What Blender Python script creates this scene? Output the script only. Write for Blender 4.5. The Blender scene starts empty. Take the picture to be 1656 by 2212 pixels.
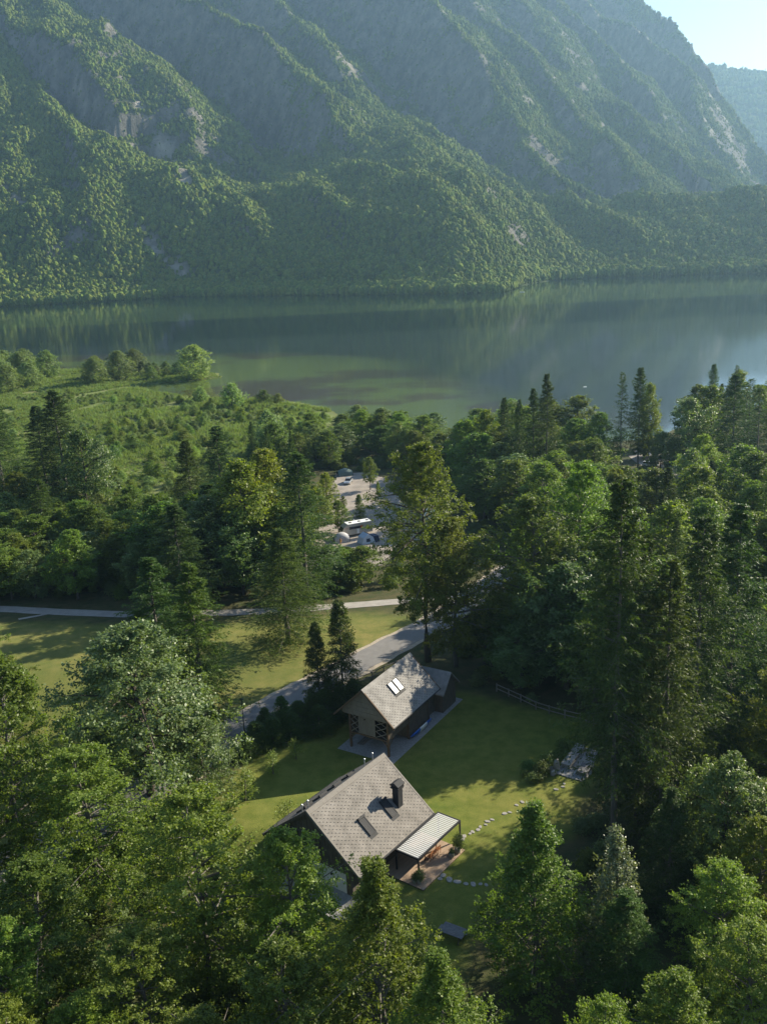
import bpy, bmesh, math, random
import numpy as np
from mathutils import Vector, Matrix, noise as mnoise

random.seed(7)
SC = bpy.context.scene
COL = SC.collection
rad = math.radians

# ------------------------------------------------------------------ camera
PW, PH, FOC = 1656.0, 2212.0, 2060.0          # picture frame and focal length used for measuring
PITCH, ROLL, CAMZ = 16.4, 2.65, 62.0
def cam_axes():
    p, r = rad(PITCH), rad(ROLL)
    f = np.array([0, math.cos(p), -math.sin(p)]); ri = np.array([1.0, 0, 0]); up = np.cross(ri, f)
    return ri*math.cos(r)-up*math.sin(r), ri*math.sin(r)+up*math.cos(r), f
CR, CU, CF = cam_axes()
cam_data = bpy.data.cameras.new('camera'); cam = bpy.data.objects.new('camera', cam_data); COL.objects.link(cam)
cam_data.sensor_fit = 'HORIZONTAL'; cam_data.sensor_width = 36; cam_data.lens = 36*FOC/PW
cam_data.clip_start = 0.5; cam_data.clip_end = 20000
m = Matrix.Identity(4)
for i in range(3):
    m[i][0] = CR[i]; m[i][1] = CU[i]; m[i][2] = -CF[i]
m[2][3] = CAMZ
cam.matrix_world = m
SC.camera = cam

# ------------------------------------------------------------------ sky, sun, exposure
SUN_AZ, SUN_EL = 60.0, 27.0                   # clockwise from +Y, elevation
w = bpy.data.worlds.new('World'); SC.world = w; w.use_nodes = True
nt = w.node_tree; nt.nodes.clear()
sky = nt.nodes.new('ShaderNodeTexSky'); sky.sky_type = 'NISHITA'; sky.sun_disc = False
sky.sun_elevation = rad(SUN_EL); sky.sun_rotation = rad(SUN_AZ)
sky.air_density = 1.0; sky.dust_density = 0.4; sky.ozone_density = 1.0; sky.altitude = 500
bg = nt.nodes.new('ShaderNodeBackground'); bg.inputs[1].default_value = 0.075
wo = nt.nodes.new('ShaderNodeOutputWorld')
nt.links.new(sky.outputs[0], bg.inputs[0]); nt.links.new(bg.outputs[0], wo.inputs[0])
sl = bpy.data.lights.new('sun', 'SUN'); sl.energy = 5.0; sl.angle = rad(0.53); sl.color = (1.0, 0.90, 0.70)
so = bpy.data.objects.new('sun', sl); COL.objects.link(so)
SUNV = Vector((math.sin(rad(SUN_AZ))*math.cos(rad(SUN_EL)), math.cos(rad(SUN_AZ))*math.cos(rad(SUN_EL)), math.sin(rad(SUN_EL))))
so.rotation_euler = SUNV.to_track_quat('Z', 'Y').to_euler(); so.location = (0, 0, 300)
SC.view_settings.view_transform = 'Standard'; SC.view_settings.look = 'None'
SC.view_settings.exposure = 1.3; SC.view_settings.gamma = 1.0
SC.render.engine = 'CYCLES'
cy = SC.cycles
cy.max_bounces = 6; cy.diffuse_bounces = 3; cy.glossy_bounces = 3; cy.transmission_bounces = 4
cy.transparent_max_bounces = 12; cy.volume_bounces = 0; cy.use_denoising = True
cy.caustics_reflective = False; cy.caustics_refractive = False
cy.sample_clamp_indirect = 4.0

# ------------------------------------------------------------------ measuring helpers
def ray(x, y):
    return CF + CR*(x-PW/2)/FOC - CU*(y-PH/2)/FOC
def unproj(x, y, z):
    d = ray(x, y); t = (z-CAMZ)/d[2]
    return np.array([d[0]*t, d[1]*t, z])
def ss(a, b, t):
    t = np.clip((t-a)/(b-a), 0, 1); return t*t*(3-2*t)

# ------------------------------------------------------------------ materials
def new_mat(name):
    m = bpy.data.materials.new(name); m.use_nodes = True; n = m.node_tree.nodes; n.clear()
    out = n.new('ShaderNodeOutputMaterial'); return m, m.node_tree, n, out
def mixc(nt, fac, a, b, mode='MIX'):
    x = nt.nodes.new('ShaderNodeMix'); x.data_type = 'RGBA'; x.blend_type = mode
    for s, v in ((x.inputs[0], fac), (x.inputs[6], a), (x.inputs[7], b)):
        if hasattr(v, 'is_linked'): nt.links.new(v, s)
        elif isinstance(v, (int, float)): s.default_value = v
        else: s.default_value = (*v, 1) if len(v) == 3 else v
    return x.outputs[2]
def noise_tex(nt, scale, detail=4, rough=0.55, coord='Object', dim=(1, 1, 1)):
    tc = nt.nodes.new('ShaderNodeTexCoord'); n = nt.nodes.new('ShaderNodeTexNoise')
    mp = nt.nodes.new('ShaderNodeMapping'); mp.inputs['Scale'].default_value = dim
    src = tc.outputs[coord] if coord != 'World' else nt.nodes.new('ShaderNodeNewGeometry').outputs['Position']
    nt.links.new(src, mp.inputs[0]); nt.links.new(mp.outputs[0], n.inputs['Vector'])
    n.inputs['Scale'].default_value = scale; n.inputs['Detail'].default_value = detail; n.inputs['Roughness'].default_value = rough
    return n.outputs['Fac']
def ramp(nt, fac, a, b):
    r = nt.nodes.new('ShaderNodeMapRange'); r.inputs[1].default_value = a; r.inputs[2].default_value = b
    nt.links.new(fac, r.inputs[0]); return r.outputs[0]
def attr(nt, name):
    a = nt.nodes.new('ShaderNodeAttribute'); a.attribute_name = name; return a.outputs['Fac']
def bump(nt, h, strength, dist):
    b = nt.nodes.new('ShaderNodeBump'); b.inputs['Strength'].default_value = strength; b.inputs['Distance'].default_value = dist
    nt.links.new(h, b.inputs['Height']); return b.outputs[0]
def plain(name, c, rough=0.7, var=0.25, scale=3.0, metal=0.0, bmp=0.0, spec=0.4, dim=(1, 1, 1), coord='Object'):
    m, nt, n, out = new_mat(name)
    p = n.new('ShaderNodeBsdfPrincipled'); p.inputs['Roughness'].default_value = rough; p.inputs['Metallic'].default_value = metal
    p.inputs['Specular IOR Level'].default_value = spec
    f = noise_tex(nt, scale, 6, 0.62, coord, dim)
    f2 = ramp(nt, f, 0.3, 0.7)
    nt.links.new(mixc(nt, f2, tuple(x*(1-var) for x in c), tuple(min(1, x*(1+var)) for x in c)), p.inputs['Base Color'])
    if bmp: nt.links.new(bump(nt, f, 0.6, bmp), p.inputs['Normal'])
    nt.links.new(p.outputs[0], out.inputs[0]); return m

def foliage(name, dark, light, trans=0.35, gloss=0.35, rough=0.5):
    m, nt, n, out = new_mat(name)
    t = attr(nt, 'tint'); oi = n.new('ShaderNodeObjectInfo')
    c = mixc(nt, t, dark, light)
    c = mixc(nt, 1.0, c, oi.outputs['Color'], 'MULTIPLY')
    hs = n.new('ShaderNodeHueSaturation'); nt.links.new(c, hs.inputs['Color'])
    nt.links.new(ramp_out(nt, oi.outputs['Random'], 0.483, 0.517), hs.inputs['Hue'])
    nt.links.new(ramp_out(nt, oi.outputs['Random'], 0.85, 1.15), hs.inputs['Value'])
    c = hs.outputs[0]
    p = n.new('ShaderNodeBsdfPrincipled'); p.inputs['Roughness'].default_value = rough; p.inputs['Specular IOR Level'].default_value = gloss
    tr = n.new('ShaderNodeBsdfTranslucent'); mx = n.new('ShaderNodeMixShader'); mx.inputs[0].default_value = trans
    nt.links.new(c, p.inputs['Base Color'])
    nt.links.new(mixc(nt, 1.0, c, (1.25, 1.25, 0.45), 'MULTIPLY'), tr.inputs[0])
    nt.links.new(p.outputs[0], mx.inputs[1]); nt.links.new(tr.outputs[0], mx.inputs[2]); nt.links.new(mx.outputs[0], out.inputs[0])
    return m
def ramp_out(nt, fac, a, b):
    r = nt.nodes.new('ShaderNodeMapRange'); r.inputs[3].default_value = a; r.inputs[4].default_value = b
    nt.links.new(fac, r.inputs[0]); return r.outputs[0]

M = {}
M['beech'] = foliage('beech_leaf', (0.066, 0.118, 0.020), (0.180, 0.236, 0.046), 0.52, 0.4, 0.50)
M['maple'] = foliage('maple_leaf', (0.078, 0.130, 0.042), (0.180, 0.242, 0.090), 0.42, 0.55, 0.48)
M['spruce'] = foliage('spruce_needle', (0.036, 0.068, 0.018), (0.116, 0.158, 0.038), 0.40, 0.25, 0.5)
M['willow'] = foliage('willow_leaf', (0.100, 0.160, 0.060), (0.205, 0.275, 0.110), 0.48, 0.4, 0.5)
M['poplar'] = foliage('poplar_leaf', (0.080, 0.120, 0.050), (0.225, 0.260, 0.150), 0.42, 0.6, 0.42)
M['reed'] = foliage('reed_blade', (0.100, 0.165, 0.045), (0.190, 0.245, 0.085), 0.45, 0.2)
M['fern'] = foliage('garden_leaf', (0.070, 0.120, 0.030), (0.170, 0.230, 0.060), 0.35, 0.4)
M['bark'] = plain('bark', (0.075, 0.060, 0.047), 0.9, 0.4, 4, bmp=0.02, dim=(1, 1, 0.25))
M['barkgrey'] = plain('bark_grey', (0.12, 0.11, 0.095), 0.9, 0.35, 4, bmp=0.02, dim=(1, 1, 0.3))
M['tile'] = plain('fibre_cement_tile', (0.205, 0.188, 0.172), 0.75, 0.26, 0.9, spec=0.12, coord='World')
M['tiledark'] = plain('slate_tile', (0.225, 0.215, 0.205), 0.75, 0.28, 0.9, spec=0.12, coord='World')
M['trim'] = plain('roof_trim', (0.20, 0.184, 0.167), 0.75, 0.12, 3, spec=0.12)
M['anthra'] = plain('anthracite_metal', (0.035, 0.036, 0.040), 0.65, 0.15, 5, spec=0.15)
M['shutter'] = plain('roller_shutter', (0.060, 0.060, 0.064), 0.7, 0.1, 8, spec=0.1)
M['timber'] = plain('dark_timber', (0.105, 0.088, 0.070), 0.8, 0.35, 6, dim=(1, 1, 0.15), bmp=0.01)
M['timberlight'] = plain('weathered_board', (0.17, 0.155, 0.135), 0.8, 0.2, 6, dim=(1, 1, 0.15))
M['timberbrown'] = plain('brown_post', (0.105, 0.070, 0.045), 0.8, 0.3, 6, dim=(1, 1, 0.2))
M['plaster'] = plain('white_plaster', (0.76, 0.76, 0.74), 0.85, 0.05, 1.5)
M['deck'] = plain('larch_deck', (0.34, 0.245, 0.175), 0.75, 0.2, 5, dim=(1, 0.12, 1))
M['white'] = plain('white_paint', (0.78, 0.78, 0.77), 0.45, 0.05, 2)
M['louvre'] = plain('louvre_white', (0.50, 0.50, 0.495), 0.4, 0.04, 3)
M['zinc'] = plain('zinc', (0.45, 0.47, 0.48), 0.4, 0.15, 5, metal=0.6)
M['stone'] = plain('pale_stone', (0.30, 0.285, 0.265), 0.85, 0.2, 5, bmp=0.02)
M['rock'] = plain('limestone_boulder', (0.36, 0.33, 0.29), 0.9, 0.35, 2.0, bmp=0.08)
M['slab'] = plain('grey_cobble_slab', (0.27, 0.265, 0.26), 0.9, 0.22, 3.5, bmp=0.01)
M['glass'] = plain('window_glass', (0.02, 0.022, 0.025), 0.08, 0.1, 1, spec=0.8)
M['blue'] = plain('kayak_blue', (0.015, 0.11, 0.48), 0.3, 0.1, 3)
M['chairwood'] = plain('oiled_wood', (0.28, 0.115, 0.05), 0.55, 0.2, 5)
M['pot'] = plain('stone_pot', (0.30, 0.28, 0.24), 0.85, 0.2, 6)
M['soil'] = plain('soil', (0.05, 0.035, 0.025), 0.95, 0.3, 8)
M['asphalt'] = plain('asphalt', (0.175, 0.168, 0.165), 0.9, 0.13, 0.7, bmp=0.004)
M['verge'] = plain('gravel_verge', (0.34, 0.29, 0.23), 0.95, 0.22, 2.5, bmp=0.02)
M['gravel'] = plain('pale_gravel', (0.27, 0.235, 0.205), 0.95, 0.25, 0.25, bmp=0.02)
M['pathgravel'] = plain('path_gravel', (0.29, 0.27, 0.25), 0.95, 0.18, 0.6, bmp=0.02)
M['beige'] = plain('motorhome_beige', (0.44, 0.40, 0.34), 0.4, 0.05, 1)
M['red'] = plain('signal_red', (0.48, 0.06, 0.02), 0.45, 0.08, 2)
M['tyre'] = plain('tyre_rubber', (0.018, 0.018, 0.018), 0.85, 0.2, 6)
M['canvas'] = plain('grey_canvas', (0.42, 0.41, 0.42), 0.85, 0.1, 2)
M['canvasblue'] = plain('pale_blue_canvas', (0.42, 0.52, 0.66), 0.8, 0.08, 2)
M['navy'] = plain('navy_canvas', (0.02, 0.035, 0.08), 0.8, 0.1, 2)
M['carsilver'] = plain('silver_paint', (0.42, 0.44, 0.46), 0.25, 0.05, 2, metal=0.5)
M['carwhite'] = plain('white_car_paint', (0.70, 0.71, 0.72), 0.25, 0.04, 2)
M['carblue'] = plain('blue_car_paint', (0.02, 0.09, 0.32), 0.25, 0.06, 2)
M['parasol'] = plain('beige_canvas', (0.62, 0.54, 0.45), 0.85, 0.08, 2)
M['tentgreen'] = plain('grey_green_canvas', (0.11, 0.155, 0.14), 0.8, 0.1, 2)
M['skin'] = plain('skin', (0.50, 0.30, 0.21), 0.6, 0.06, 8)
M['yellowcloth'] = plain('ochre_cloth', (0.42, 0.24, 0.05), 0.85, 0.12, 8)
M['hair'] = plain('dark_hair', (0.03, 0.022, 0.016), 0.7, 0.2, 20)
M['darkslab'] = plain('dark_bench_board', (0.13, 0.13, 0.14), 0.6, 0.2, 5)
M['bottomstone'] = plain('sandbar', (0.45, 0.36, 0.26), 0.9, 0.2, 1)

def ground_material():
    m, nt, n, out = new_mat('ground_cover')
    p = n.new('ShaderNodeBsdfPrincipled'); p.inputs['Roughness'].default_value = 0.95; p.inputs['Specular IOR Level'].default_value = 0.15
    big = ramp(nt, noise_tex(nt, 0.06, 5, 0.6), 0.35, 0.65); mid = ramp(nt, noise_tex(nt, 0.5, 6, 0.65), 0.35, 0.65); fine = noise_tex(nt, 9.0, 5, 0.75)
    finer = ramp(nt, fine, 0.3, 0.7)
    lawn = mixc(nt, mid, (0.082, 0.122, 0.018), (0.154, 0.178, 0.034))
    lawn = mixc(nt, big, lawn, mixc(nt, mid, (0.122, 0.142, 0.026), (0.196, 0.194, 0.048)))
    dry = mixc(nt, mid, (0.125, 0.140, 0.034), (0.215, 0.190, 0.060)); dry = mixc(nt, big, dry, (0.10, 0.125, 0.028))
    floor = mixc(nt, mid, (0.040, 0.055, 0.018), (0.085, 0.075, 0.035))
    reed = mixc(nt, mid, (0.100, 0.150, 0.038), (0.165, 0.195, 0.062)); reed = mixc(nt, big, reed, (0.15, 0.16, 0.06))
    c = mixc(nt, attr(nt, 'dry'), lawn, dry); c = mixc(nt, attr(nt, 'floor'), c, floor); c = mixc(nt, attr(nt, 'reed'), c, reed)
    # lake bed: pale marl in the shallows, weed beds, further out the dimming by deep water painted as dark colour
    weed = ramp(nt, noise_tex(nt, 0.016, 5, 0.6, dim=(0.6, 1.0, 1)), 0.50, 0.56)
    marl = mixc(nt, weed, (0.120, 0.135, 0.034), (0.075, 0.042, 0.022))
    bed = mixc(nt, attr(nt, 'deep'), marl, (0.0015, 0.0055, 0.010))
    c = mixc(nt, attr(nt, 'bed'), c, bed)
    c = mixc(nt, 0.6, c, mixc(nt, finer, (0.35, 0.35, 0.35), (1.5, 1.5, 1.5)), 'MULTIPLY')
    nt.links.new(c, p.inputs['Base Color']); nt.links.new(bump(nt, fine, 0.8, 0.05), p.inputs['Normal'])
    nt.links.new(p.outputs[0], out.inputs[0]); return m
def mountain_material():
    m, nt, n, out = new_mat('mountain_rock_and_scrub')
    p = n.new('ShaderNodeBsdfPrincipled'); p.inputs['Roughness'].default_value = 0.95; p.inputs['Specular IOR Level'].default_value = 0.1
    st = noise_tex(nt, 0.045, 8, 0.68, dim=(1, 1, 0.45)); sp = noise_tex(nt, 0.05, 8, 0.7)
    rock = mixc(nt, ramp(nt, st, 0.35, 0.65), (0.070, 0.072, 0.064), (0.230, 0.218, 0.190))
    green = mixc(nt, ramp(nt, sp, 0.35, 0.65), (0.035, 0.055, 0.020), (0.085, 0.110, 0.035))
    rk = n.new('ShaderNodeMath'); rk.operation = 'ADD'; nt.links.new(attr(nt, 'rocky'), rk.inputs[0])
    s2 = n.new('ShaderNodeMath'); s2.operation = 'MULTIPLY_ADD'; nt.links.new(sp, s2.inputs[0]); s2.inputs[1].default_value = 1.6; s2.inputs[2].default_value = -0.8
    nt.links.new(s2.outputs[0], rk.inputs[1])
    c = mixc(nt, ramp(nt, rk.outputs[0], 0.35, 0.6), green, rock)
    c = mixc(nt, attr(nt, 'scree'), c, mixc(nt, ramp(nt, sp, 0.4, 0.6), (0.24, 0.22, 0.19), (0.40, 0.37, 0.33)))
    nt.links.new(c, p.inputs['Base Color']); nt.links.new(bump(nt, st, 1.0, 16.0), p.inputs['Normal'])
    nt.links.new(p.outputs[0], out.inputs[0]); return m
def water_material():
    m, nt, n, out = new_mat('lake_water')
    g = n.new('ShaderNodeBsdfGlossy'); g.inputs['Roughness'].default_value = 0.07; g.inputs['Color'].default_value = (0.92, 0.96, 1, 1)
    t = n.new('ShaderNodeBsdfTransparent'); t.inputs[0].default_value = (0.76, 0.86, 0.74, 1)
    # Schlick reflectance, the same from above and below, so that sunlight reaches the lake bed
    ge = n.new('ShaderNodeNewGeometry'); dp = n.new('ShaderNodeVectorMath'); dp.operation = 'DOT_PRODUCT'
    nt.links.new(ge.outputs['Incoming'], dp.inputs[0]); nt.links.new(ge.outputs['Normal'], dp.inputs[1])
    def mth(op, a, b=None):
        q = n.new('ShaderNodeMath'); q.operation = op
        for i_, v in enumerate((a, b)):
            if v is None: continue
            if hasattr(v, 'is_linked'): nt.links.new(v, q.inputs[i_])
            else: q.inputs[i_].default_value = v
        return q.outputs[0]
    f_ = mth('POWER', mth('SUBTRACT', 1.0, mth('ABSOLUTE', dp.outputs['Value'])), 5.0)
    fres = mth('ADD', 0.02, mth('MULTIPLY', f_, 0.98))
    bm = bump(nt, noise_tex(nt, 0.25, 4, 0.6, dim=(0.6, 1.5, 1)), 0.02, 0.08)
    nt.links.new(bm, g.inputs['Normal'])
    mx = n.new('ShaderNodeMixShader'); nt.links.new(fres, mx.inputs[0]); nt.links.new(t.outputs[0], mx.inputs[1]); nt.links.new(g.outputs[0], mx.inputs[2])
    nt.links.new(mx.outputs[0], out.inputs[0]); return m
M['ground'] = ground_material(); M['mountain'] = mountain_material(); M['water'] = water_material()

# ------------------------------------------------------------------ object helpers
def tag(o, label=None, cat=None, group=None, kind=None):
    if label: o['label'] = label
    if cat: o['category'] = cat
    if group: o['group'] = group
    if kind: o['kind'] = kind
    return o
def empty(name, loc=(0, 0, 0), rz=0.0):
    o = bpy.data.objects.new(name, None); COL.objects.link(o); o.location = loc; o.rotation_euler = (0, 0, rz)
    o.empty_display_size = 0.3
    return o
def link(name, me, parent=None):
    o = bpy.data.objects.new(name, me); COL.objects.link(o)
    if parent is not None: o.parent = parent
    return o
class MB:
    def __init__(s): s.v = []; s.f = []; s.mi = []; s.mats = []
    def _m(s, mat):
        if mat not in s.mats: s.mats.append(mat)
        return s.mats.index(mat)
    def add(s, vs, fs, mat):
        k = len(s.v); i = s._m(mat); s.v += [tuple(a) for a in vs]
        for f in fs: s.f.append(tuple(k+j for j in f)); s.mi.append(i)
        return s
    def box(s, a, b, mat, bev=0.0, mtx=None):
        (x0, y0, z0), (x1, y1, z1) = a, b
        if bev:
            t = bmesh.new(); bmesh.ops.create_cube(t, size=1)
            for v in t.verts: v.co = Vector(((x0+x1)/2+v.co.x*(x1-x0), (y0+y1)/2+v.co.y*(y1-y0), (z0+z1)/2+v.co.z*(z1-z0)))
            bmesh.ops.bevel(t, geom=t.edges[:], offset=bev, segments=2, profile=0.6, affect='EDGES')
            vs = [v.co.copy() for v in t.verts]; t.verts.index_update(); fs = [[v.index for v in f.verts] for f in t.faces]; t.free()
        else:
            vs = [Vector(c) for c in ((x0, y0, z0), (x1, y0, z0), (x1, y1, z0), (x0, y1, z0), (x0, y0, z1), (x1, y0, z1), (x1, y1, z1), (x0, y1, z1))]
            fs = [(3, 2, 1, 0), (4, 5, 6, 7), (0, 1, 5, 4), (1, 2, 6, 5), (2, 3, 7, 6), (3, 0, 4, 7)]
        if mtx is not None: vs = [mtx @ Vector(v) for v in vs]
        return s.add(vs, fs, mat)
    def beam(s, p, q, w, h, mat, bev=0.0):
        p, q = Vector(p), Vector(q); d = q-p; L = d.length
        m = Matrix.Translation(p) @ d.to_track_quat('Y', 'Z').to_matrix().to_4x4()
        return s.box((-w/2, 0, -h/2), (w/2, L, h/2), mat, bev, m)
    def prism(s, poly, axis, a, b, mat):            # poly in the plane across the axis (y: x,z  x: y,z  z: x,y)
        n = len(poly)
        def P(c, t):
            return {'y': (c[0], t, c[1]), 'x': (t, c[0], c[1]), 'z': (c[0], c[1], t)}[axis]
        vs = [P(c, a) for c in poly]+[P(c, b) for c in poly]
        fs = [tuple(range(n)), tuple(range(2*n-1, n-1, -1))]+[(i, (i+1) % n, n+(i+1) % n, n+i) for i in range(n)]
        return s.add(vs, fs, mat)
    def tube(s, pts, rs, mat, seg=8, cap=True):
        pts = [Vector(p) for p in pts]; k = len(s.v); i = s._m(mat); n = len(pts)
        if not hasattr(rs, '__len__'): rs = [rs]*n
        for j, p in enumerate(pts):
            d = (pts[min(j+1, n-1)]-pts[max(j-1, 0)]).normalized(); q = d.to_track_quat('Z', 'Y')
            for a in range(seg):
                t = 2*math.pi*a/seg; s.v.append(tuple(p+q @ Vector((math.cos(t)*rs[j], math.sin(t)*rs[j], 0))))
        for j in range(n-1):
            for a in range(seg):
                b = (a+1) % seg; s.f.append((k+j*seg+a, k+j*seg+b, k+(j+1)*seg+b, k+(j+1)*seg+a)); s.mi.append(i)
        if cap:
            s.f.append(tuple(k+a for a in reversed(range(seg)))); s.mi.append(i)
            s.f.append(tuple(k+(n-1)*seg+a for a in range(seg))); s.mi.append(i)
        return s
    def lathe(s, prof, c, mat, seg=14):
        c = Vector(c); k = len(s.v); i = s._m(mat)
        for r, z in prof:
            for a in range(seg):
                t = 2*math.pi*a/seg; s.v.append((c.x+r*math.cos(t), c.y+r*math.sin(t), c.z+z))
        for j in range(len(prof)-1):
            for a in range(seg):
                b = (a+1) % seg; s.f.append((k+j*seg+a, k+j*seg+b, k+(j+1)*seg+b, k+(j+1)*seg+a)); s.mi.append(i)
        s.f.append(tuple(k+a for a in reversed(range(seg)))); s.mi.append(i)
        s.f.append(tuple(k+(len(prof)-1)*seg+a for a in range(seg))); s.mi.append(i)
        return s
    def mesh(s, name, smooth=False):
        me = bpy.data.meshes.new(name); me.from_pydata(s.v, [], s.f)
        for mt in s.mats: me.materials.append(M[mt])
        me.polygons.foreach_set('material_index', s.mi)
        me.polygons.foreach_set('use_smooth', [smooth]*len(s.f))
        me.validate(); me.update()
        return me
    def build(s, name, parent=None, smooth=False):
        return link(name, s.mesh(name, smooth), parent)

def np_mesh(name, V, Q, mat, tint=None, attrs=None, smooth=False):
    V = np.asarray(V, np.float32); Q = np.asarray(Q, np.int32); k = Q.shape[1]
    me = bpy.data.meshes.new(name); me.vertices.add(len(V)); me.vertices.foreach_set('co', V.ravel())
    me.loops.add(Q.size); me.loops.foreach_set('vertex_index', Q.ravel())
    me.polygons.add(len(Q)); me.polygons.foreach_set('loop_start', np.arange(len(Q), dtype=np.int32)*k)
    me.update(calc_edges=True)
    me.polygons.foreach_set('use_smooth', np.full(len(Q), smooth))
    if tint is not None:
        a = me.attributes.new('tint', 'FLOAT', 'FACE'); a.data.foreach_set('value', np.asarray(tint, np.float32))
    for nm, arr in (attrs or {}).items():
        a = me.attributes.new(nm, 'FLOAT', 'POINT'); a.data.foreach_set('value', np.asarray(arr, np.float32))
    if mat: me.materials.append(M[mat])
    return me

# ------------------------------------------------------------------ terrain shape
LAKE_Z = -5.0
shore_px = [(-420, 806), (-150, 804), (0, 803), (150, 800), (300, 802), (390, 800), (470, 806), (478, 815), (430, 821), (375, 826), (322, 830), (300, 838),
            (330, 850), (430, 857), (560, 866), (640, 868), (700, 880), (726, 892), (730, 903), (760, 914), (830, 925), (930, 940), (1000, 960),
            (1080, 966), (1250, 960), (1380, 950), (1430, 938), (1520, 905), (1656, 872), (1900, 840)]
SH = [unproj(x, y, LAKE_Z)[:2] for x, y in shore_px]
SHORE = np.array([(-4000.0, SH[0][1])] + [tuple(p) for p in SH] + [(4000.0, SH[-1][1]), (4000.0, -4000.0), (-4000.0, -4000.0)])
def sdist(x, y, poly):
    """signed distance to polygon, positive inside"""
    x = np.asarray(x, float); y = np.asarray(y, float); d = np.full(x.shape, 1e9); ins = np.zeros(x.shape, bool); n = len(poly)
    for i in range(n):
        ax, ay = poly[i]; bx, by = poly[(i+1) % n]; ex, ey = bx-ax, by-ay
        t = np.clip(((x-ax)*ex+(y-ay)*ey)/(ex*ex+ey*ey+1e-9), 0, 1)
        d = np.minimum(d, np.hypot(x-ax-t*ex, y-ay-t*ey))
        c = ((ay > y) != (by > y)); xs = ax+(y-ay)*ex/(ey if abs(ey) > 1e-9 else 1e-9); ins ^= c & (x < xs)
    return np.where(ins, d, -d)
HOUSE = (-8.95, 81.58, 37.51); BARN = (-3.67, 104.37, 32.13)
def house_uv(x, y, Q=HOUSE):
    a = rad(Q[2]); dx, dy = x-Q[0], y-Q[1]
    return dx*math.sin(a)+dy*math.cos(a), dx*math.cos(a)-dy*math.sin(a)
def wob(x, y):
    return (np.sin(x*0.21+1.3*np.sin(y*0.13))+np.sin(y*0.17+1.7*np.sin(x*0.11+1)))*0.5
def ground_z(x, y, sd=None):
    x = np.asarray(x, float); y = np.asarray(y, float)
    if sd is None: sd = sdist(x, y, SHORE)
    base = -4.5*ss(128, 196, y)
    u, v = house_uv(x, y)
    base = base-1.15*ss(2.2, -1.2, u)*ss(8.0, 4.8, v)*ss(-40, 10, u)
    base = base+wob(x, y)*0.10*ss(200, 400, np.abs(x)+y)
    land = np.minimum(base, LAKE_Z+0.02+0.05*np.maximum(sd, 0))
    dd = np.maximum(-sd, 0)
    bed = LAKE_Z-0.05-0.016*np.minimum(dd, 80)-0.10*np.maximum(dd-80, 0); bed = np.maximum(bed, -32)
    return np.where(sd > 0, land, bed)
def gz(x, y): return float(ground_z(np.array([x]), np.array([y]))[0])
def on_ground(px, py):
    z = 0.0
    for _ in range(8):
        p = unproj(px, py, z); z = gz(p[0], p[1])
    return Vector((p[0], p[1], z))

def axis_coords(segs):
    out = []
    for a, b, st in segs: out += list(np.arange(a, b, st))
    return np.array(out+[segs[-1][1]])
gx = axis_coords([(-4000, -800, 400), (-800, -260, 30), (-260, -60, 4), (-60, 45, 1.5), (45, 260, 4), (260, 800, 30), (800, 4000, 400)])
gy = axis_coords([(-3000, -200, 400), (-200, 40, 20), (40, 150, 1.5), (150, 300, 3), (300, 560, 2.5), (560, 1000, 20), (1000, 4600, 300)])
X, Y = np.meshgrid(gx, gy); sd = sdist(X.ravel(), Y.ravel(), SHORE).reshape(X.shape)
Z = ground_z(X, Y, sd)
def px_poly(pts, z=0.0): return np.array([unproj(x, y, z)[:2] for x, y in pts])
meadow = px_poly([(-300, 1325), (0, 1322), (330, 1332), (560, 1326), (820, 1308), (960, 1330), (800, 1405), (660, 1472), (520, 1545), (350, 1690), (100, 1850), (-300, 1900)])
garden = px_poly([(440, 1760), (560, 1620), (740, 1540), (900, 1480), (1000, 1500), (1290, 1560), (1270, 1700), (1230, 1800), (1120, 1860), (1040, 1960), (1000, 2120), (800, 2100), (500, 1900)])
wet = px_poly([(-300, 790), (0, 790), (480, 790), (760, 900), (1000, 950), (760, 960), (560, 1000), (430, 1080), (260, 1090), (150, 1130), (-300, 1150)], -4.5)
sdm = sdist(X.ravel(), Y.ravel(), meadow).reshape(X.shape); sdg = sdist(X.ravel(), Y.ravel(), garden).reshape(X.shape); sdw = sdist(X.ravel(), Y.ravel(), wet).reshape(X.shape)
dryA = ss(-1.5, 2.0, sdm+wob(X*3, Y*3)*0.8); lawnA = ss(-1.5, 1.0, sdg+wob(X*3, Y*3)*0.7); reedA = ss(-6, 6, sdw+wob(X, Y)*4)
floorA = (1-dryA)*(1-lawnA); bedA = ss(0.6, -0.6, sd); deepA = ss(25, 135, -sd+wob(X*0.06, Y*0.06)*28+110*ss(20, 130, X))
idx = np.arange(X.size).reshape(X.shape)
Q = np.stack([idx[:-1, :-1], idx[:-1, 1:], idx[1:, 1:], idx[1:, :-1]], -1).reshape(-1, 4)
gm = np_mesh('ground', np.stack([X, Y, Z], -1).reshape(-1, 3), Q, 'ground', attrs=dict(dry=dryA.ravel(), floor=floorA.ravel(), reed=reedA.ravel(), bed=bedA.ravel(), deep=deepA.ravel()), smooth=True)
tag(link('ground', gm), kind='structure')

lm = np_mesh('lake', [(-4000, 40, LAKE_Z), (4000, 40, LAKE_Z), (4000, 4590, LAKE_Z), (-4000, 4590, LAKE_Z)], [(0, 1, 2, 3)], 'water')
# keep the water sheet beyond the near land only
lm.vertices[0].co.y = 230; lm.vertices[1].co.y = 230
tag(link('lake', lm), kind='structure')

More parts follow.
